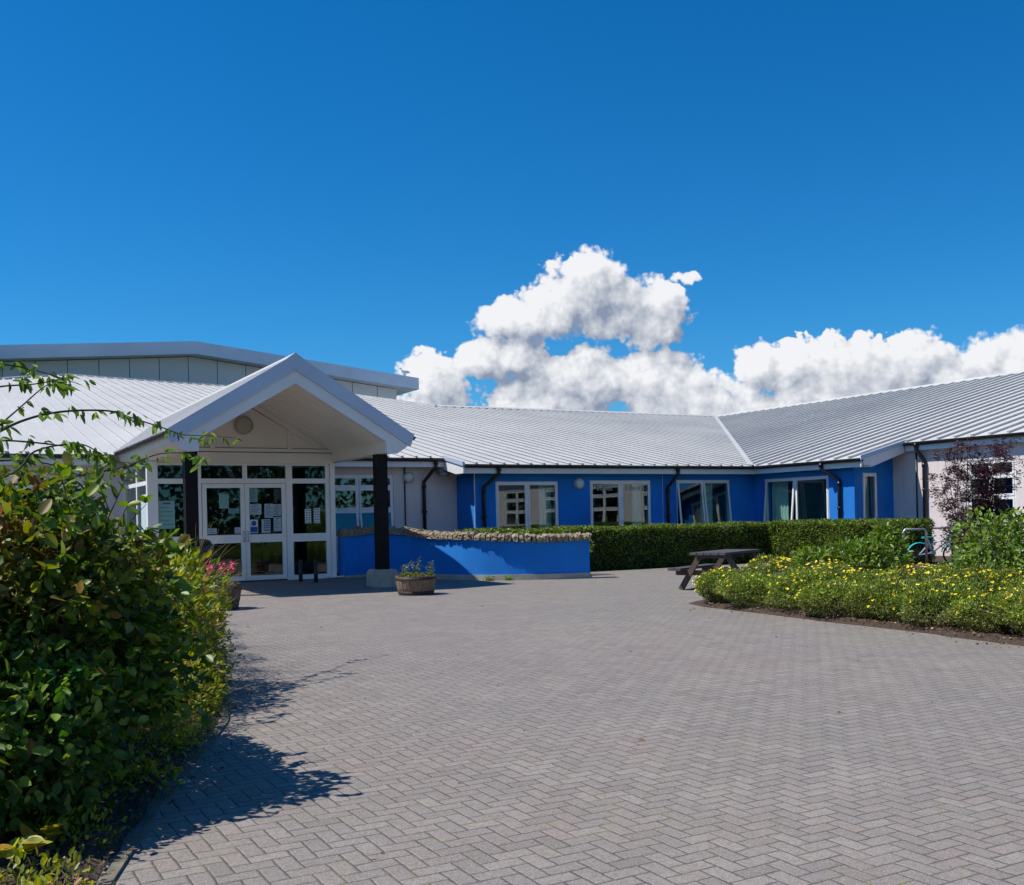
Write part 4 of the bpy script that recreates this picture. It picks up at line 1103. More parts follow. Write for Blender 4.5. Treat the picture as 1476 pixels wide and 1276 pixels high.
mb.build('coping', M['stone'], LWALL)

# ------------------------------------------------------------------ planters, bin, bollards
def half_barrel(name, label, c, r1, r0, h, m1, group='wooden barrel planters'):
    t = thing(name, label, 'planter', (c[0], c[1], 0), group)
    mb = MB(); k = 30
    for i in range(k):
        t0, t1 = 2 * math.pi * (i + .04) / k, 2 * math.pi * (i + .96) / k; dr = random.uniform(-.006, .006)
        vs = []
        for z, f in ((0, 0), (h * .35, .62), (h * .7, .93), (h + random.uniform(-.008, .006), 1)):
            for q in (t0, t1):
                R = r0 + (r1 - r0) * f + dr
                vs.append((c[0] + R * math.cos(q), c[1] + R * math.sin(q), z))
            for q in (t1, t0):
                R = r0 + (r1 - r0) * f + dr - .028
                vs.append((c[0] + R * math.cos(q), c[1] + R * math.sin(q), z))
        mb.add(vs, [(4 * a + j, 4 * a + (j + 1) % 4, 4 * a + 4 + (j + 1) % 4, 4 * a + 4 + j) for a in range(3) for j in range(4)] + [(12, 13, 14, 15)])
    mb.build('staves', M[m1], t)
    for z0, z1 in ((.04 * h, .20 * h), (.80 * h, .93 * h)):
        mb = MB(); R = lambda z: r0 + (r1 - r0) * np.interp(z / h, [0, .35, .7, 1], [0, .62, .93, 1]) + .011
        mb.lathe([(R(z0), z0), (R(z1), z1), (R(z1) - .01, z1 + .002)], (c[0], c[1], 0), 40); mb.build('iron_band', M['iron'], t)
    mb = MB(); mb.lathe([(r1 - .03, h * .86), (r1 * .5, h * .9), (.001, h * .92)], (c[0], c[1], 0), 24); mb.build('soil', M['soil'], t)
    return t
BC = (7.92, 17.95)
half_barrel('barrel_planter', 'half barrel planter with small sprigs in front of the right porch column', BC, .385, .315, .36, 'oak')
PC = (4.05, 17.3)
half_barrel('barrel_planter', 'dark half barrel planter with pink flowers beside the left bushes', PC, .40, .33, .42, 'oakdark')

def sprig(t_name, label, cat, c, z0, stems, hgt, spread, leafm, lsize, nl, seed, lean=.25, width=.32, group=None, flower=None, curl=.2):
    """an upright herb: stems with leaves up their length"""
    r = np.random.default_rng(seed); t = thing(t_name, label, cat, (c[0], c[1], z0), group)
    mb = MB(); P = []; Dv = []; S = []; tips = []
    for i in range(stems):
        a = r.uniform(0, 6.28); rad = spread * math.sqrt(r.random()); b = np.array([c[0] + rad * math.cos(a), c[1] + rad * math.sin(a), z0])
        h = hgt * r.uniform(.7, 1.1); le = np.array([math.cos(a), math.sin(a), 0]) * h * lean * r.uniform(.3, 1.3)
        pts = [b, b + le * .35 + [0, 0, h * .5], b + le + [0, 0, h]]; mb.tube(pts, [.006, .005, .003], 5); tips.append(pts[-1])
        for k in range(nl):
            f = (k + 1) / nl; p = b + le * f * (.35 * 2 if f < .5 else 1) * (1 if f >= .5 else .7) + [0, 0, h * f]; an = k * 2.4 + r.uniform(-.4, .4)
            P.append(p); Dv.append([math.cos(an), math.sin(an), r.uniform(.1, .9)]); S.append(lsize * r.uniform(.7, 1.1) * (1.1 - .45 * f))
    mb.build('stems', M['bark'], t); leaf_mesh('foliage', P, Dv, S, M[leafm], t, width=width, droop=curl)
    return t, tips
for k, (dx, dy, h) in enumerate(((-.20, .02, .28), (.02, .08, .36), (.26, -.02, .27))):
    where = ('left', 'middle, tallest', 'right')[k]
    sprig('leafy_sprig', f'green leafy sprig, the {where} one of three, in the barrel planter', 'plant', (BC[0] + dx * .873 + dy * .49, BC[1] - dx * .488 + dy * .87), .33, 5, h, .06, 'L_snap', .085, 11, 20 + k, group='sprigs in the right barrel planter')
sprig('bedding_plant', 'low pale yellow and green bedding plants filling the right barrel planter', 'plant', BC, .32, 46, .085, .28, 'L_yellow', .06, 5, 31, lean=.8)
t, tips = sprig('snapdragon', 'snapdragon plant with pink flower spikes in the dark barrel planter', 'flower', (4.10, 17.28), .38, 30, .26, .24, 'L_snap', .085, 16, 35, lean=.25, width=.2)
tips = sorted(tips, key=lambda p: -p[2])[:8]
P = []; Dv = []; r = np.random.default_rng(5)
for tp in tips:
    for k in range(22):
        a = r.uniform(0, 6.28); z = r.uniform(-.07, .12); P.append(tp + np.array([math.cos(a) * .018, math.sin(a) * .018, z])); Dv.append([math.cos(a), math.sin(a), r.uniform(-.3, .8)])
leaf_mesh('flowers', P, Dv, r.uniform(.035, .06, len(P)), M['flowerpink'], t, width=.9, droop=.4)

BN = (4.86, 22.0)
t = thing('litter_bin', 'black round topped litter bin standing left of the entrance doors', 'bin', (BN[0], BN[1], 0))
mb = MB(); mb.lathe([(.001, .0), (.22, .0), (.235, .05), (.225, .75), (.24, .77), (.24, .80)], (BN[0], BN[1], 0), 28); mb.build('body', M['black'], t)
mb = MB(); mb.lathe([(.245, .80), (.25, .84), (.235, .98), (.18, 1.07), (.08, 1.105), (.001, 1.11)], (BN[0], BN[1], 0), 28); mb.build('lid', M['black'], t)
mb = MB(); mb.box((BN[0] - .13, BN[1] - .247, .83), (BN[0] + .13, BN[1] - .2, .95)); mb.build('opening', M['idark'], t)
for k, (bx, by) in enumerate(((7.28, 22.95), (7.47, 22.45))):
    t = thing('bollard', ('short black bollard nearer the doors' if k == 0 else 'short black bollard farther from the doors') + ' at the side panel', 'bollard', (bx, by, 0), 'short bollards at the doors')
    mb = MB(); mb.tube([(bx, by, 0.0), (bx, by, .50)], .045, 14); mb.build('post', M['black'], t)
    mb = MB(); mb.lathe([(.052, .50), (.052, .53), (.03, .555), (.001, .56)], (bx, by, 0), 14); mb.build('cap', M['black'], t)

# ------------------------------------------------------------------ picnic table
PT = thing('picnic_table', 'dark brown wooden picnic table with attached benches beside the flower bed', 'picnic table', (0, 0, 0))
Lt, TH_, SH_ = .88, .70, .41
def pbox(name, a, b, m_):
    mb = MB(); mb.box(a, b); return mb.build(name, M[m_], PT)
mb = MB()
for k in range(5): y = -.34 + k * .14; mb.box((-Lt, y, TH_ - .045), (Lt, y + .125, TH_))
for x in (-.62, 0, .62): mb.box((x - .03, -.33, TH_ - .115), (x + .03, .33, TH_ - .047))
mb.build('tabletop', M['benchtop'], PT)
for s_ in (-1, 1):
    mb = MB()
    for k in range(2): y = s_ * (.60 + k * .135); mb.box((-Lt, y - .06, SH_ - .045), (Lt, y + .06, SH_))
    mb.build('seat', M['benchtop'], PT)
for x in (-.60, .60):
    for s_ in (-1, 1):
        mb = MB(); mb.rbox((x, s_ * .66, 0), (x, s_ * .26, TH_ - .05), .10, .055, (1, 0, 0)); mb.build('leg', M['bench'], PT)
    mb = MB(); mb.box((x + .03, -.78, SH_ - .145), (x + .075, .78, SH_ - .05)); mb.build('crossbeam', M['bench'], PT)
PT.location = (13.0, 15.05, 0); PT.rotation_euler = (0, 0, math.radians(26.8))

# ------------------------------------------------------------------ hedges
def hedge(name, label, boxes, n, size, seed, group=None):
    t = thing(name, label, 'hedge', (boxes[0][0], boxes[0][1], 0), group); r = np.random.default_rng(seed)
    P = []; Dv = []
    for x0, y0, x1, y1, z1 in boxes:
        A = [((y1 - y0) * z1, 0), ((y1 - y0) * z1, 1), ((x1 - x0) * z1, 2), ((x1 - x0) * z1, 3), ((x1 - x0) * (y1 - y0) * 1.2, 4)]; tot = sum(a for a, _ in A)
        for a, f in A:
            m_ = int(n * a / tot / len(boxes)); U, V_ = r.random(m_), r.random(m_); dep = (r.random(m_) ** 1.5) * .16
            bulge = .04 * np.sin(U * (x1 - x0 + y1 - y0) * 3.1 + seed) + .03 * np.sin(V_ * 5 + U * 17)
            if f == 0: p = np.stack([x0 + dep + bulge * .6, y0 + U * (y1 - y0), V_ * z1], 1); d = (-1, 0, 0)
            if f == 1: p = np.stack([x1 - dep, y0 + U * (y1 - y0), V_ * z1], 1); d = (1, 0, 0)
            if f == 2: p = np.stack([x0 + U * (x1 - x0), y0 + dep + bulge * .6, V_ * z1], 1); d = (0, -1, 0)
            if f == 3: p = np.stack([x0 + U * (x1 - x0), y1 - dep, V_ * z1], 1); d = (0, 1, 0)
            if f == 4: p = np.stack([x0 + U * (x1 - x0), y0 + V_ * (y1 - y0), z1 - dep * .6 + .02 * np.sin(U * (x1 - x0) * 2.4) + r.normal(size=m_) * .018], 1); d = (0, 0, 1)
            P.append(p); Dv.append(np.array(d) + r.normal(size=(m_, 3)) * .65 + [0, 0, .35])
    P = np.concatenate(P); Dv = np.concatenate(Dv)
    leaf_mesh('foliage', P, Dv, size * r.uniform(.6, 1.3, len(P)), M['L_hedge'], t, width=.6, up=(0, 0, .8))
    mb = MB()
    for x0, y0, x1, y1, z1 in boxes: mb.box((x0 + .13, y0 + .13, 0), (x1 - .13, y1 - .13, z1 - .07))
    mb.build('branches', M['hedgecore'], t); return t  # solid dark core box added behind the leaves, no branches modelled
hedge('clipped_hedge', 'clipped green hedge with its shaded face below the blue windows', [(11.2, 22.15, 21.5, 23.0, 1.10)], 60000, .05, 3)
hedge('clipped_hedge', 'sunlit clipped green hedge running along the right wing', [(20.65, 17.2, 21.5, 22.14, 1.11)], 32000, .055, 4)

# ------------------------------------------------------------------ cinquefoil bed
front = [(10.70, 12.35), (10.46, 11.5), (10.5, 10.6), (10.36, 9.8), (10.33, 8.95), (10.25, 8.15), (10.2, 7.4), (10.1, 6.7)]
back = [(11.6, 12.35), (11.75, 11.4), (11.55, 10.4), (11.5, 9.4), (11.4, 8.4), (11.3, 7.4)]
names = ['at the left tip of the bed', 'second from the bed tip', 'third from the bed tip', 'fourth from the bed tip', 'fifth from the bed tip', 'sixth from the bed tip', 'seventh from the bed tip', 'at the right edge of the view']
def pot_tint(c, seed):
    def f(P):
        low = np.clip(1.1 - P[:, 2] / .34, 0, 1); return np.clip(low * .75 + .35 * np.clip(wobble(P, 2.4, seed), -.2, 1), 0, 1)
    return f
for row, L_ in (('front', front), ('back', back)):
    for k, (x, y) in enumerate(L_):
        r = np.random.default_rng(300 + k + (50 if row == 'back' else 0)); h = r.uniform(.42, .60) + (.10 if row == 'back' else 0)
        ells = [(x + r.uniform(-.05, .05), y, h * .5, r.uniform(.42, .54), r.uniform(.42, .54), h * .5)]
        for j in range(3): a = r.uniform(0, 6.28); ells.append((x + .27 * math.cos(a), y + .27 * math.sin(a), h * r.uniform(.42, .62), .28, .28, h * .38))
        nn = int(16500 if row == 'front' else 11000)
        t = shrub('cinquefoil_shrub', f'low yellow flowered shrub, {row} row, {names[k]}', 'shrub', (x, y, 0), ells, nn, .032, 'L_pot', shell=.34, seed=400 + k + (50 if row == 'back' else 0), width=.42, group='yellow flowered shrubs of the right bed', tintfn=pot_tint((x, y), k), stems=14, lump=.3, bark='bark')
        # flowers: five petals each, mostly on the crown
        P, O = ellipsoid_cloud(ells, 900, .04, 700 + k, .16); sel = (P[:, 2] > h * .42) & (r.random(len(P)) < (.06 + .24 * np.clip((P[:, 2] / h - .5) * 2, 0, 1)) * (1.2 if row == 'back' else .75))
        P, O = P[sel] + O[sel] * .02, O[sel]; FP = []; FD = []
        for p, o_ in zip(P, O):
            nn_ = nz(o_ * .6 + np.array([-.3, -.1, .8]) + r.normal(size=3) * .25); a1 = nz(np.cross(nn_, [0.3, 1, .2])); a2 = np.cross(nn_, a1)
            for q in range(5): an = q * 1.2566; FP.append(p); FD.append(a1 * math.cos(an) + a2 * math.sin(an) + nn_ * .25)
        if FP: fo = leaf_mesh('blossom', FP, FD, .022 + .007 * r.random(len(FP)), M['floweryellow'], t, width=1., droop=0, fold=.05, up=(0, 0, 1.5)); fo['kind'] = 'stuff'

# ------------------------------------------------------------------ right hand greenery
shrub('laurel_shrub', 'broad leaved bright green shrub in front of the sunlit hedge', 'shrub', (16.0, 14.4, 0),
      [(15.75, 14.5, .42, .5, .55, .42), (16.1, 14.1, .5, .42, .5, .45), (16.3, 14.2, .68, .32, .36, .48), (15.2, 14.95, .35, .5, .45, .33)], 3600, .12, 'L_laurel', shell=.5, seed=31, width=.42, droop=.25, stems=16)
shrub('leafy_shrub', 'tall leafy green shrub at the right edge in front of the pink wall', 'shrub', (12.9, 8.6, 0),
      [(12.6, 9.0, .8, .55, .6, .62), (12.95, 8.3, 1.32, .5, .55, .58), (13.3, 8.0, .9, .6, .7, .8), (13.0, 9.5, .5, .55, .5, .45), (12.6, 8.1, .45, .5, .6, .45)], 8500, .085, 'L_laurel', shell=.6, seed=33, width=.5, droop=.3, stems=24, lump=.3, upw=.05)
shrub('berberis_bush', 'dark purple brown twiggy bush under the purple maple', 'shrub', (15.6, 11.8, 0),
      [(15.75, 11.95, .84, .33, .36, .44), (16.2, 11.6, .82, .38, .42, .45)], 6000, .045, 'L_berb', shell=.7, seed=35, stems=40, bark='barkdark', lump=.25)
# purple maple: many thin stems, sparse fine leaves
t = thing('purple_maple', 'small purple leaved maple with thin dark stems against the pink wall', 'tree', (17.0, 12.75, 0))
r = np.random.default_rng(77); P = []; Dv = []
mb = MB()
for k in range(18):
    a = r.uniform(0, 6.28); sp_ = r.uniform(.15, .78); h = r.uniform(1.8, 2.75); b = np.array([17.0 + r.normal() * .12, 12.75 + r.normal() * .12, 0])
    tip = b + np.array([math.cos(a) * sp_, math.sin(a) * sp_, h]); m1 = b + (tip - b) * .5 + np.array([math.cos(a + 1) * .05, math.sin(a + 1) * .05, .1])
    pts = curve_s([b, m1, tip], 5); mb.tube(pts, np.linspace(.014, .003, len(pts)), 5)
    for q in range(26):
        f = r.uniform(.42, 1); i = min(int(f * (len(pts) - 1)), len(pts) - 2); p = pts[i] + (pts[i + 1] - pts[i]) * r.random()
        an = r.uniform(0, 6.28); L_ = r.uniform(.12, .34); e = p + np.array([math.cos(an) * L_, math.sin(an) * L_, r.uniform(-.02, .14)])
        mb.tube([p, (p + e) / 2 + [0, 0, .02], e], [.003, .002, .0015], 4, caps=False)
        for w_ in range(int(r.integers(9, 20))):
            c = p + (e - p) * r.uniform(.3, 1.05) + r.normal(size=3) * .03
            for z_ in range(3): P.append(c); Dv.append(np.array([math.cos(an) + r.normal() * .7, math.sin(an) + r.normal() * .7, r.normal() * .3 - .05]))
mb.build('trunk', M['barkdark'], t)
leaf_mesh('crown', P, Dv, r.uniform(.03, .065, len(P)), M['L_acer'], t, width=.3, droop=.2)

# ------------------------------------------------------------------ bicycle and stand
BK = thing('bicycle', 'small turquoise and white bicycle leaning at the stand behind the flower bed', 'bicycle', (0, 0, 0))
Rw = .24
def wheel(x, name='wheel'):
    mb = MB(); k = 28
    for rr, tb, nm in ((Rw, .022, 'tyre'),):
        vs = []; 
        for i in range(k):
            a = 2 * math.pi * i / k
            for j in range(8):
                b = 2 * math.pi * j / 8; R = rr + tb * math.cos(b); vs.append((x + R * math.cos(a), tb * math.sin(b), Rw + .02 + R * math.sin(a)))
        mb.add(vs, [(i * 8 + j, i * 8 + (j + 1) % 8, ((i + 1) % k) * 8 + (j + 1) % 8, ((i + 1) % k) * 8 + j) for i in range(k) for j in range(8)], 0, True)
    w_ = mb.build(name, M['rubber'], BK)
    mb = MB()
    for i in range(18):
        a = 2 * math.pi * i / 18; mb.tube([(x + .02 * math.cos(a), .012 * (-1) ** i, Rw + .02 + .02 * math.sin(a)), (x + (Rw - .02) * math.cos(a), 0, Rw + .02 + (Rw - .02) * math.sin(a))], .0025, 4, caps=False)
    mb.tube([(x, -.04, Rw + .02), (x, .04, Rw + .02)], .022, 10); mb.build('spokes', M['steel'], w_); return w_
wheel(-.40); wheel(.42)
def tubepart(name, segs, m_, r_=.016):
    mb = MB()
    for sg in segs: mb.tube(sg, r_, 8)
    return mb.build(name, M[m_], BK)
z0 = Rw + .02
tubepart('frame', [[(-.08, 0, .30), (-.18, 0, .60)], [(-.08, 0, .30), (.27, 0, .58)], [(-.15, 0, .50), (.25, 0, .64)], [(-.08, .03, .30), (-.40, .03, z0)], [(-.08, -.03, .30), (-.40, -.03, z0)], [(-.16, .02, .54), (-.40, .03, z0)], [(-.16, -.02, .54), (-.40, -.03, z0)]], 'palewhite')
tubepart('fork', [[(.25, 0, .70), (.29, 0, .56)], [(.29, .03, .56), (.42, .04, z0)], [(.29, -.03, .56), (.42, -.04, z0)], [(.29, -.03, .56), (.29, .03, .56)]], 'teal')
tubepart('handlebar', [[(.25, 0, .70), (.24, 0, .80)], [(.16, -.22, .84), (.22, -.12, .82), (.24, 0, .80), (.22, .12, .82), (.16, .22, .84)]], 'steel', .011)
mb = MB(); mb.prism([(-.34, -.055), (-.30, -.075), (-.20, -.06), (-.06, -.018), (-.06, .018), (-.20, .06), (-.30, .075), (-.34, .055)], 2, .655, .69); mb.tube([(-.18, 0, .58), (-.2, 0, .66)], .012, 8); mb.build('saddle', M['teal'], BK)
for x, a0, a1 in ((-.40, -10, 190), (.42, 10, 170)):
    mb = MB(); vs = []; k = 20
    for i in range(k + 1):
        a = math.radians(a0 + (a1 - a0) * i / k)
        for R, y in ((Rw + .045, -.035), (Rw + .062, 0), (Rw + .045, .035)): vs.append((x + R * math.cos(a), y, z0 + R * math.sin(a)))
    mb.add(vs, [(i * 3 + j, i * 3 + j + 1, i * 3 + 4 + j, i * 3 + 3 + j) for i in range(k) for j in range(2)], 0, True); mb.build('mudguard', M['teal'], BK)
mb = MB(); mb.tube([(-.08, -.03, .30), (-.02, -.07, .16)], .01, 6); mb.tube([(-.08, .03, .30), (-.14, .07, .44)], .01, 6); mb.lathe([(.001, -.04), (.07, -.04), (.07, -.035), (.001, -.035)], (-.08, 0, .30), 18, 0, 1); mb.build('crank', M['steel'], BK)
mb = MB(); mb.box((.30, -.14, .66), (.46, .14, .82)); mb.build('basket', M['palewhite'], BK)
BK.location = (21.15, 16.9, .05); BK.rotation_euler = (math.radians(5), 0, math.radians(-33))
for k, (x, y) in enumerate(((20.3, 16.8), (21.75, 17.2))):
    t = thing('bicycle_stand', ('grey tubular bicycle stand behind the turquoise bicycle' if k == 0 else 'grey tubular bicycle stand to the right, half hidden by the purple bush'), 'bicycle stand', (x, y, 0), 'bicycle stands')
    mb = MB(); dx, dy = .27 * .873, -.27 * .488
    pts = [(x - dx, y - dy, 0), (x - dx, y - dy, .86), (x - dx * .85, y - dy * .85, .93), (x + dx * .85, y + dy * .85, .93), (x + dx, y + dy, .86), (x + dx, y + dy, 0)]
    mb.tube(pts, .028, 10); mb.build('hoop', M['steel'], t)
    for q in (-1, 1):
        mb = MB(); mb.lathe([(.06, .0), (.06, .012), (.03, .02)], (x + q * dx, y + q * dy, 0), 12); mb.build('base_plate', M['steel'], t)

# ------------------------------------------------------------------ left hand shrubs
def redtop(P):
    h = np.clip((P[:, 2] - .95) / .45, 0, 1); return np.clip(h * (.62 + .8 * wobble(P, 4.0, 9)), 0, 1) + (wobble(P, 7.0, 12) > 1.0) * .9
shrub('broad_leaved_shrub', 'large dense shrub with reddish young leaves along its top in the left foreground', 'shrub', (.1, 5.9, 0),
      [(.0, 5.85, .74, .70, .70, .78), (.35, 6.05, .95, .62, .62, .62), (-.3, 6.4, .95, .8, .8, .68), (.70, 6.35, .82, .56, .6, .58), (.35, 5.5, .52, .42, .42, .40), (.78, 5.95, .66, .46, .45, .46), (-.5, 5.8, .8, .6, .6, .7), (.85, 6.9, .72, .46, .5, .50), (-.2, 7.0, 1.0, .8, .7, .6), (.60, 5.80, 1.10, .46, .42, .44), (.38, 5.25, .40, .46, .40, .40), (-.05, 5.2, .48, .5, .42, .48)],
      40000, .052, 'L_broad', shell=.5, seed=41, width=.62, tintfn=redtop, stems=60, lump=.30, droop=.22, upw=.12, fine=True, svar=(.5, 1.45))
# long shoots with paler young leaves standing out of the dense shrub
BS = [o for o in bpy.data.objects if o.get('category') == 'shrub' and o.name.startswith('broad_leaved_shrub')][0]
r = np.random.default_rng(71); P = []; Dv = []; S = []; mb = MB()
sp_, so_ = ellipsoid_cloud([(.0, 5.85, .74, .72, .72, .8), (.35, 6.05, .95, .64, .64, .64), (.72, 6.2, .8, .56, .6, .58), (.60, 5.80, 1.10, .48, .44, .46), (.2, 5.5, .5, .55, .45, .42)], 300, .02, 72, .2)
for p, o_ in zip(sp_, so_):
    d = nz(o_ + r.normal(size=3) * .4 + [0, 0, .25]); L_ = r.uniform(.06, .2); mb.tube([p - d * .1, p + d * L_ * .6, p + d * L_ + [0, 0, -.01]], [.004, .003, .002], 4, caps=False)
    for k in range(int(r.integers(4, 8))):
        f = r.uniform(.2, 1.1); q = p + d * L_ * f; e = r.normal(size=3) * .9 + d * .7; P.append(q); Dv.append(e); S.append(r.uniform(.055, .095))
leaf_mesh('young_leaves', P, Dv, S, M['L_young'], BS, width=.6, droop=.25, fine=True); sh_ = mb.build('shoots', M['bark'], BS); sh_['kind'] = 'stuff'
shrub('yellow_leaved_shrub', 'yellow green leaved shrub between the dense shrub and the dark barrel planter', 'shrub', (1.5, 8.7, 0),
      [(1.45, 8.5, .62, .42, .5, .55), (1.75, 9.1, .7, .4, .5, .5), (1.2, 8.9, .7, .5, .5, .5)], 3600, .085, 'L_yellow', shell=.5, seed=43, width=.42, stems=18, lump=.25)
shrub('fine_leaved_shrub', 'fine leaved green shrub mixed with dry grass at the edge of the left bed', 'shrub', (1.9, 9.5, 0),
      [(1.75, 9.1, .35, .42, .6, .4), (2.0, 9.9, .5, .4, .6, .5), (2.2, 10.9, .5, .42, .6, .5), (1.6, 8.2, .32, .4, .5, .36)], 15000, .038, 'L_mixed', shell=.5, seed=45, width=.36, stems=30, lump=.28)
shrub('fine_leaved_shrub', 'feathery green shrub filling the left bed up to the dark barrel planter', 'shrub', (2.6, 13, 0),
      [(2.25, 12.2, .5, .5, .8, .5), (2.55, 13.6, .5, .5, .8, .5), (2.8, 15.0, .42, .5, .8, .42), (1.8, 11.5, .6, .6, .8, .55), (1.5, 13.5, .6, .9, 1.2, .6)], 15000, .055, 'L_mixed', shell=.5, seed=46, width=.36, stems=30, lump=.25)
shrub('low_shrub', 'small yellow green shrub at the foot of the dense left shrub', 'shrub', (.45, 5.0, 0),
      [(1.35, 7.5, .22, .38, .55, .24), (1.6, 8.0, .25, .35, .4, .24)], 2600, .05, 'L_yellow', shell=.5, seed=47, width=.4, stems=12)
shrub('low_shrub', 'low pale green seedlings spreading over the soil at the bottom left', 'plant', (.5, 4.9, 0),
      [(.50, 4.95, .05, .22, .30, .10), (.30, 4.25, .05, .22, .3, .10), (.95, 5.9, .05, .22, .4, .10), (1.25, 6.6, .06, .2, .3, .12)], 1500, .034, 'L_yellow', shell=.8, seed=48, width=.5, stems=10, fine=True)
[o for o in bpy.data.objects if o.name.startswith('low_shrub') and o.get('category') == 'plant'][0]['kind'] = 'stuff'
# big veined leaves in the bottom left corner
r = np.random.default_rng(91)
for cx, cy, nn_, lb in ((.26, 4.55, 12, 'rosette of big yellow green leaves in the bottom left corner'), (.10, 4.42, 10, 'leafy rosette cut by the left edge of the view in the bottom corner'), (.36, 4.72, 8, 'smaller rosette right behind the big one in the bottom left corner')):
    t = thing('foxglove', lb, 'plant', (cx, cy, 0), 'leaf rosettes in the bottom left corner'); P = []; Dv = []; S = []
    for k in range(nn_):
        a = k * 2.4 + r.uniform(-.3, .3); P.append((cx + r.normal() * .02, cy + r.normal() * .02, .10 + .05 * r.random())); Dv.append((math.cos(a), math.sin(a), r.uniform(.15, .9))); S.append(r.uniform(.07, .12))
    leaf_mesh('foliage', P, Dv, S, M['L_yellow'], t, width=.62, droop=.4, fine=True)
    mb = MB(); mb.tube([(cx, cy, 0), (cx, cy, .12)], .012, 6); mb.build('stem', M['bark'], t)

def blades(name, label, cat, bases, n_, length, m_, seed, lean=.5, wdt=.004, kind=None, dirv=None, upz=1.):
    r = np.random.default_rng(seed); mb = MB(); vs = []; fs = []
    for i in range(n_):
        b = np.array(bases[r.integers(len(bases))], float); b[:2] += r.normal(size=2) * b_s; a = r.uniform(0, 6.28) if dirv is None else dirv + r.normal() * .7
        L_ = length * r.uniform(.5, 1.15); l = lean * r.uniform(.3, 1.4); w_ = wdt * r.uniform(.7, 1.4)
        sd_ = np.array([-math.sin(a), math.cos(a), 0]) * w_; o = len(vs); kk = 5
        for j in range(kk + 1):
            f = j / kk; p = b + np.array([math.cos(a), math.sin(a), 0]) * L_ * l * f ** 1.8 + np.array([0, 0, L_ * upz * (f - .45 * l * f ** 3)])
            vs += [p - sd_ * (1 - f * .85), p + sd_ * (1 - f * .85)]
        fs += [(o + 2 * j, o + 2 * j + 1, o + 2 * j + 3, o + 2 * j + 2) for j in range(kk)]
    mb.add(vs, fs); o = mb.build(name, M[m_]); o['label'] = label
    if kind: o['kind'] = kind
    else: o['category'] = cat
    return o
b_s = .10
blades('ornamental_grass', 'tuft of long dry arching grass stems by the dark barrel planter', 'grass', [(2.15, 10.2, .3), (2.3, 11.2, .3), (2.0, 9.4, .2), (2.45, 12.0, .3)], 120, 1.15, 'L_straw', 61, .8, .0042, dirv=-.4)
b_s = .09
blades('grass_tuft', 'small green grass growing at the edge of the left bed', 'grass', [(1.5, 7.2, 0), (1.7, 7.8, 0), (1.85, 8.4, 0), (1.35, 6.8, 0), (2.0, 8.9, 0)], 700, .16, 'L_snap', 62, .5, .0022, kind='stuff')
b_s = .05
blades('weeds', 'weeds growing at the foot of the low blue wall', 'weed', [(11.3, 20.45, 0), (12.1, 20.2, 0), (12.7, 20.06, 0), (12.85, 20.0, 0), (10.9, 20.65, 0), (13.1, 19.98, 0)], 520, .16, 'L_snap', 63, .9, .006, kind='stuff')
b_s = .04
gb = [tuple(np.array(LB[2 + k]) * (1 - f) + np.array(LB[3 + k]) * f) + (0.,) for k in range(6) for f in (0, .25, .5, .75)]
blades('edge_grass', 'thin grass sprouting along the bed edging', 'grass', gb, 420, .055, 'L_straw', 64, .9, .0022, kind='stuff')
# weeds seen over the coping of the low wall
shrub('ground_ivy', 'low weeds showing just over the coping of the low blue wall', 'plant', (12.4, 21.2, 0), [(12.2, 21.3, .70, .9, .4, .42), (13.2, 21.0, .65, .7, .45, .42)], 6500, .045, 'L_hedge', shell=.5, seed=65, stems=8)

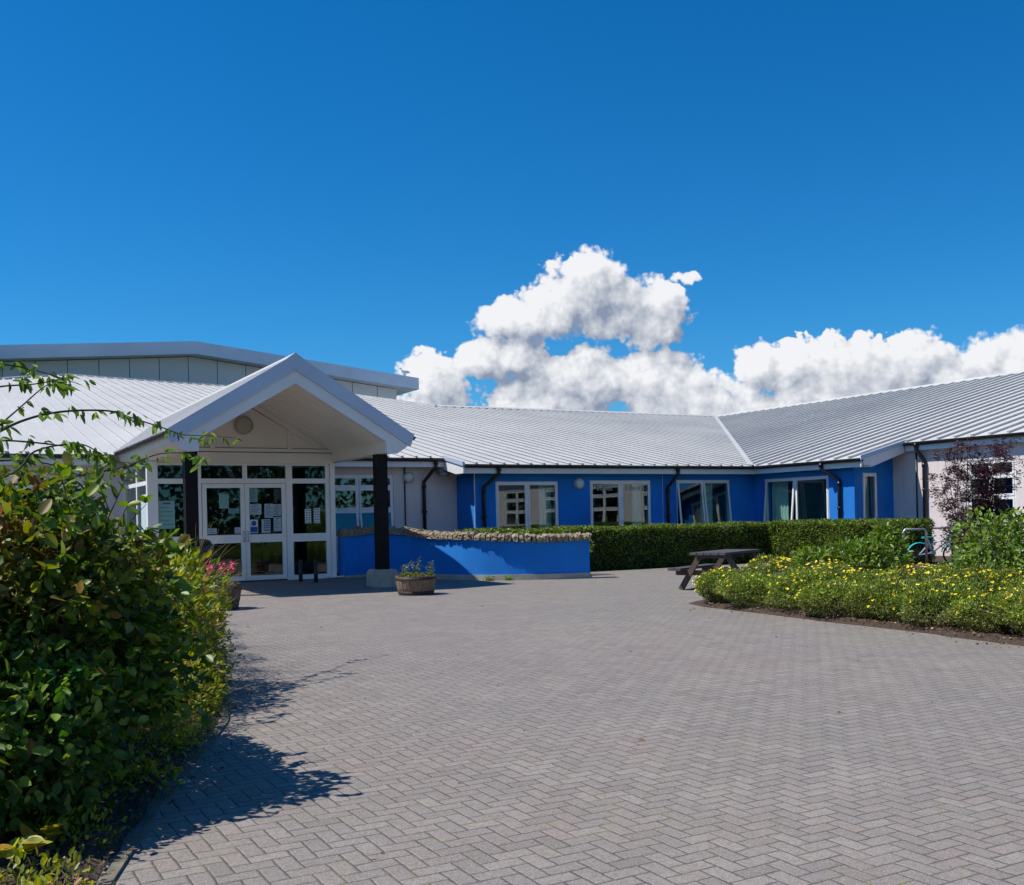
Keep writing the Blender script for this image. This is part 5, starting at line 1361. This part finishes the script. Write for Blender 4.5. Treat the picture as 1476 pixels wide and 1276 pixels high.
# arching cherry sprays over the left shrubs
CH = thing('cherry_tree', 'young cherry with long arching leafy branches reaching in from the left', 'tree', (-1.6, 7.8, 0))
br = [[(-1.6, 7.8, 0), (-1.4, 7.9, 1.0), (-.5, 8.1, 1.65), (0.17, 8.38, 1.92), (0.45, 8.59, 2.13), (0.66, 8.84, 2.25), (0.88, 9.08, 2.33), (1.13, 9.32, 2.38), (1.38, 9.54, 2.4), (1.59, 9.79, 2.37), (1.88, 9.99, 2.31), (2.11, 10.23, 2.27), (2.4, 10.44, 2.28), (2.72, 10.62, 2.28)],
      [(-1.5, 7.8, .8), (-.8, 8.0, 1.5), (0.25, 8.11, 1.95), (0.43, 8.18, 2.14), (0.57, 8.27, 2.28), (0.72, 8.36, 2.43), (0.8, 8.49, 2.48), (.95, 8.6, 2.5)],
      [(-1.4, 7.9, 1.0), (-.8, 8.2, 1.9), (0.22, 8.36, 2.36), (0.45, 8.51, 2.45), (0.7, 8.66, 2.5), (0.9, 8.84, 2.57), (1.02, 9.06, 2.62)],
      [(-1.4, 7.9, 1.2), (-.7, 8.0, 2.3), (0.26, 8.1, 2.59), (0.44, 8.31, 2.59), (0.62, 8.52, 2.6), (0.85, 8.69, 2.57), (1.05, 8.85, 2.53)],
      [(-1.5, 7.8, .9), (-.7, 8.1, 1.8), (0.21, 8.36, 2.01), (0.45, 8.59, 2.06), (0.8, 8.76, 2.05), (1.08, 8.97, 2.02), (1.27, 9.23, 1.96), (1.64, 9.4, 1.93)],
      [(-1.2, 7.9, 1.1), (-.2, 8.4, 1.6), (0.74, 8.75, 1.76), (1.06, 8.94, 1.82), (1.41, 9.11, 1.9), (1.72, 9.3, 2.02), (2.05, 9.48, 2.03), (2.23, 9.75, 1.95)],
      [(-1.4, 7.6, 1.0), (-.5, 7.5, 1.5), (0.39, 7.57, 1.73), (0.61, 7.68, 1.92), (0.88, 7.76, 1.98), (1.03, 7.9, 1.94), (1.15, 8.07, 1.86)],
      [(-1.4, 7.7, .8), (-.6, 7.9, 1.4), (.1, 8.1, 1.68), (.5, 8.3, 1.80), (.9, 8.5, 1.82), (1.25, 8.75, 1.72)],
      [(-1.4, 7.7, .8), (-.6, 8.2, 1.5), (.2, 8.6, 1.85), (.6, 8.9, 1.93), (1.0, 9.2, 1.88), (1.3, 9.5, 1.80)]]
dens_ = [.85, .5, .9, .45, .8, 1.1, 1.5, 1.8, 1.5]
r = np.random.default_rng(101); P = []; Dv = []; S = []
for bi, (b, dn) in enumerate(zip(br, dens_)):
    pts = curve_s(b, 6); mb = MB(); mb.tube(pts, np.linspace(.016 if bi == 0 else .011, .0025, len(pts)), 6); mb.build('branch' if bi else 'trunk', M['barkdark'], CH)
    st = int(len(pts) * .22); L_ = len(pts)
    i = st
    while i < L_ - 1:
        f = r.random(); p = pts[i] + (pts[i + 1] - pts[i]) * f; d = nz(pts[i + 1] - pts[i])
        if r.random() < .62 * dn / 1.0:
            k = int(r.integers(2, 6)); side = nz(np.cross(d, [0, 0, 1])) * (1 if r.random() < .5 else -1)
            q0 = p + side * r.uniform(.01, .07) + d * r.uniform(0, .05) + [0, 0, r.uniform(-.02, .04)]
            for j in range(k): P.append(q0 + r.normal(size=3) * .012); Dv.append(d * r.uniform(-.3, 1.) + side * r.normal() * .7 + np.array([0, 0, r.uniform(-1.3, .15)])); S.append(r.uniform(.05, .11))
        i += 1 if r.random() < .75 else 2
leaf_mesh('crown', P, Dv, S, M['L_cherry'], CH, width=.42, droop=.35, fold=.3, fine=True)

# fallen leaves and litter on the beds and their edges
r = np.random.default_rng(111); P = []
def along(pl, n_, s_, off=0.):
    pl = np.array(pl); out = []
    for i in range(n_):
        k = r.integers(len(pl) - 1); q = pl[k] + (pl[k + 1] - pl[k]) * r.random() + r.normal(size=2) * s_; out.append((q[0] - off, q[1], .045 + r.random() * .015))
    return out
P += along(LB[1:8], 1500, .16, .28) + along(RB[1:8], 1300, .07, -.16) + [(x, y, .008) for x, y, z in along(LB[2:9], 70, .14, -.16)] + [(x, y, .008) for x, y, z in along(RB[1:8], 90, .10, .12)]
P += [(r.uniform(1.2, 9.5), r.uniform(4, 18), .007) for i in range(60)]
P = np.array(P); Dv = r.normal(size=P.shape); Dv[:, 2] = np.abs(Dv[:, 2]) * .25
o = leaf_mesh('fallen_leaves', P, Dv, r.uniform(.015, .045, len(P)), M['L_litter'], None, width=.55, droop=.3); o['kind'] = 'stuff'; o['label'] = 'dry fallen leaves on the beds and along their edges'
mb = MB()
for i in range(110):
    p = np.array(along(LB[1:7], 1, .14, .25)[0]); a = r.uniform(0, 3.14); L_ = r.uniform(.06, .22)
    mb.tube([p, p + [math.cos(a) * L_ * .5, math.sin(a) * L_ * .5, .02], p + [math.cos(a) * L_, math.sin(a) * L_, .0]], .0025, 4, caps=False)
o = mb.build('twigs', M['bark']); o['kind'] = 'stuff'; o['label'] = 'dry twigs lying in the left bed'

# trees across the road, behind the viewer: the door glass mirrors them
r = np.random.default_rng(121); P = []; O = []
for k in range(11):
    x = -10 + k * 5.2 + r.uniform(-1, 1); y = -16 + r.uniform(-3, 3); h = r.uniform(4.5, 7.5)
    a, b = ellipsoid_cloud([(x, y, h * .5, 3.0, 2.6, h * .5), (x + 1, y + 1, h * .7, 2, 2, h * .3)], 1500, .4, 130 + k, .2); P.append(a); O.append(b)
P = np.concatenate(P); O = np.concatenate(O)
o = leaf_mesh('tree_belt', P, O + r.normal(size=P.shape) * .6, r.uniform(.3, .6, len(P)), M['L_far'], None, width=.6); o['kind'] = 'stuff'; o['label'] = 'belt of dark trees across the road behind the viewer'
# bare twig top of a tree beyond the roof ridge
t = thing('bare_tree', 'bare twiggy top of a tree peeping over the middle roof ridge', 'tree', (23.6, 47, 0))
mb = MB(); r = np.random.default_rng(141); tx, ty = 23.6, 46.8
mb.tube([(tx, ty, 0), (tx + .1, ty, 4), (tx, ty, 6.55)], [.12, .07, .03], 6); mb.build('trunk', M['barkdark'], t)
mb = MB()
for k in range(13):
    a = r.uniform(-1, 1); p = np.array([tx, ty, 6.4]); q = p + [a * .5, r.normal() * .15, r.uniform(.3, .75)]
    mb.tube([p, (p + q) / 2 + [a * .12, 0, 0], q], [.016, .01, .006], 4)
    for j in range(3): mb.tube([q * .6 + p * .4, q + r.normal(size=3) * .1], [.007, .004], 4)
mb.build('crown', M['bark'], t)
# small chips of litter on the paving
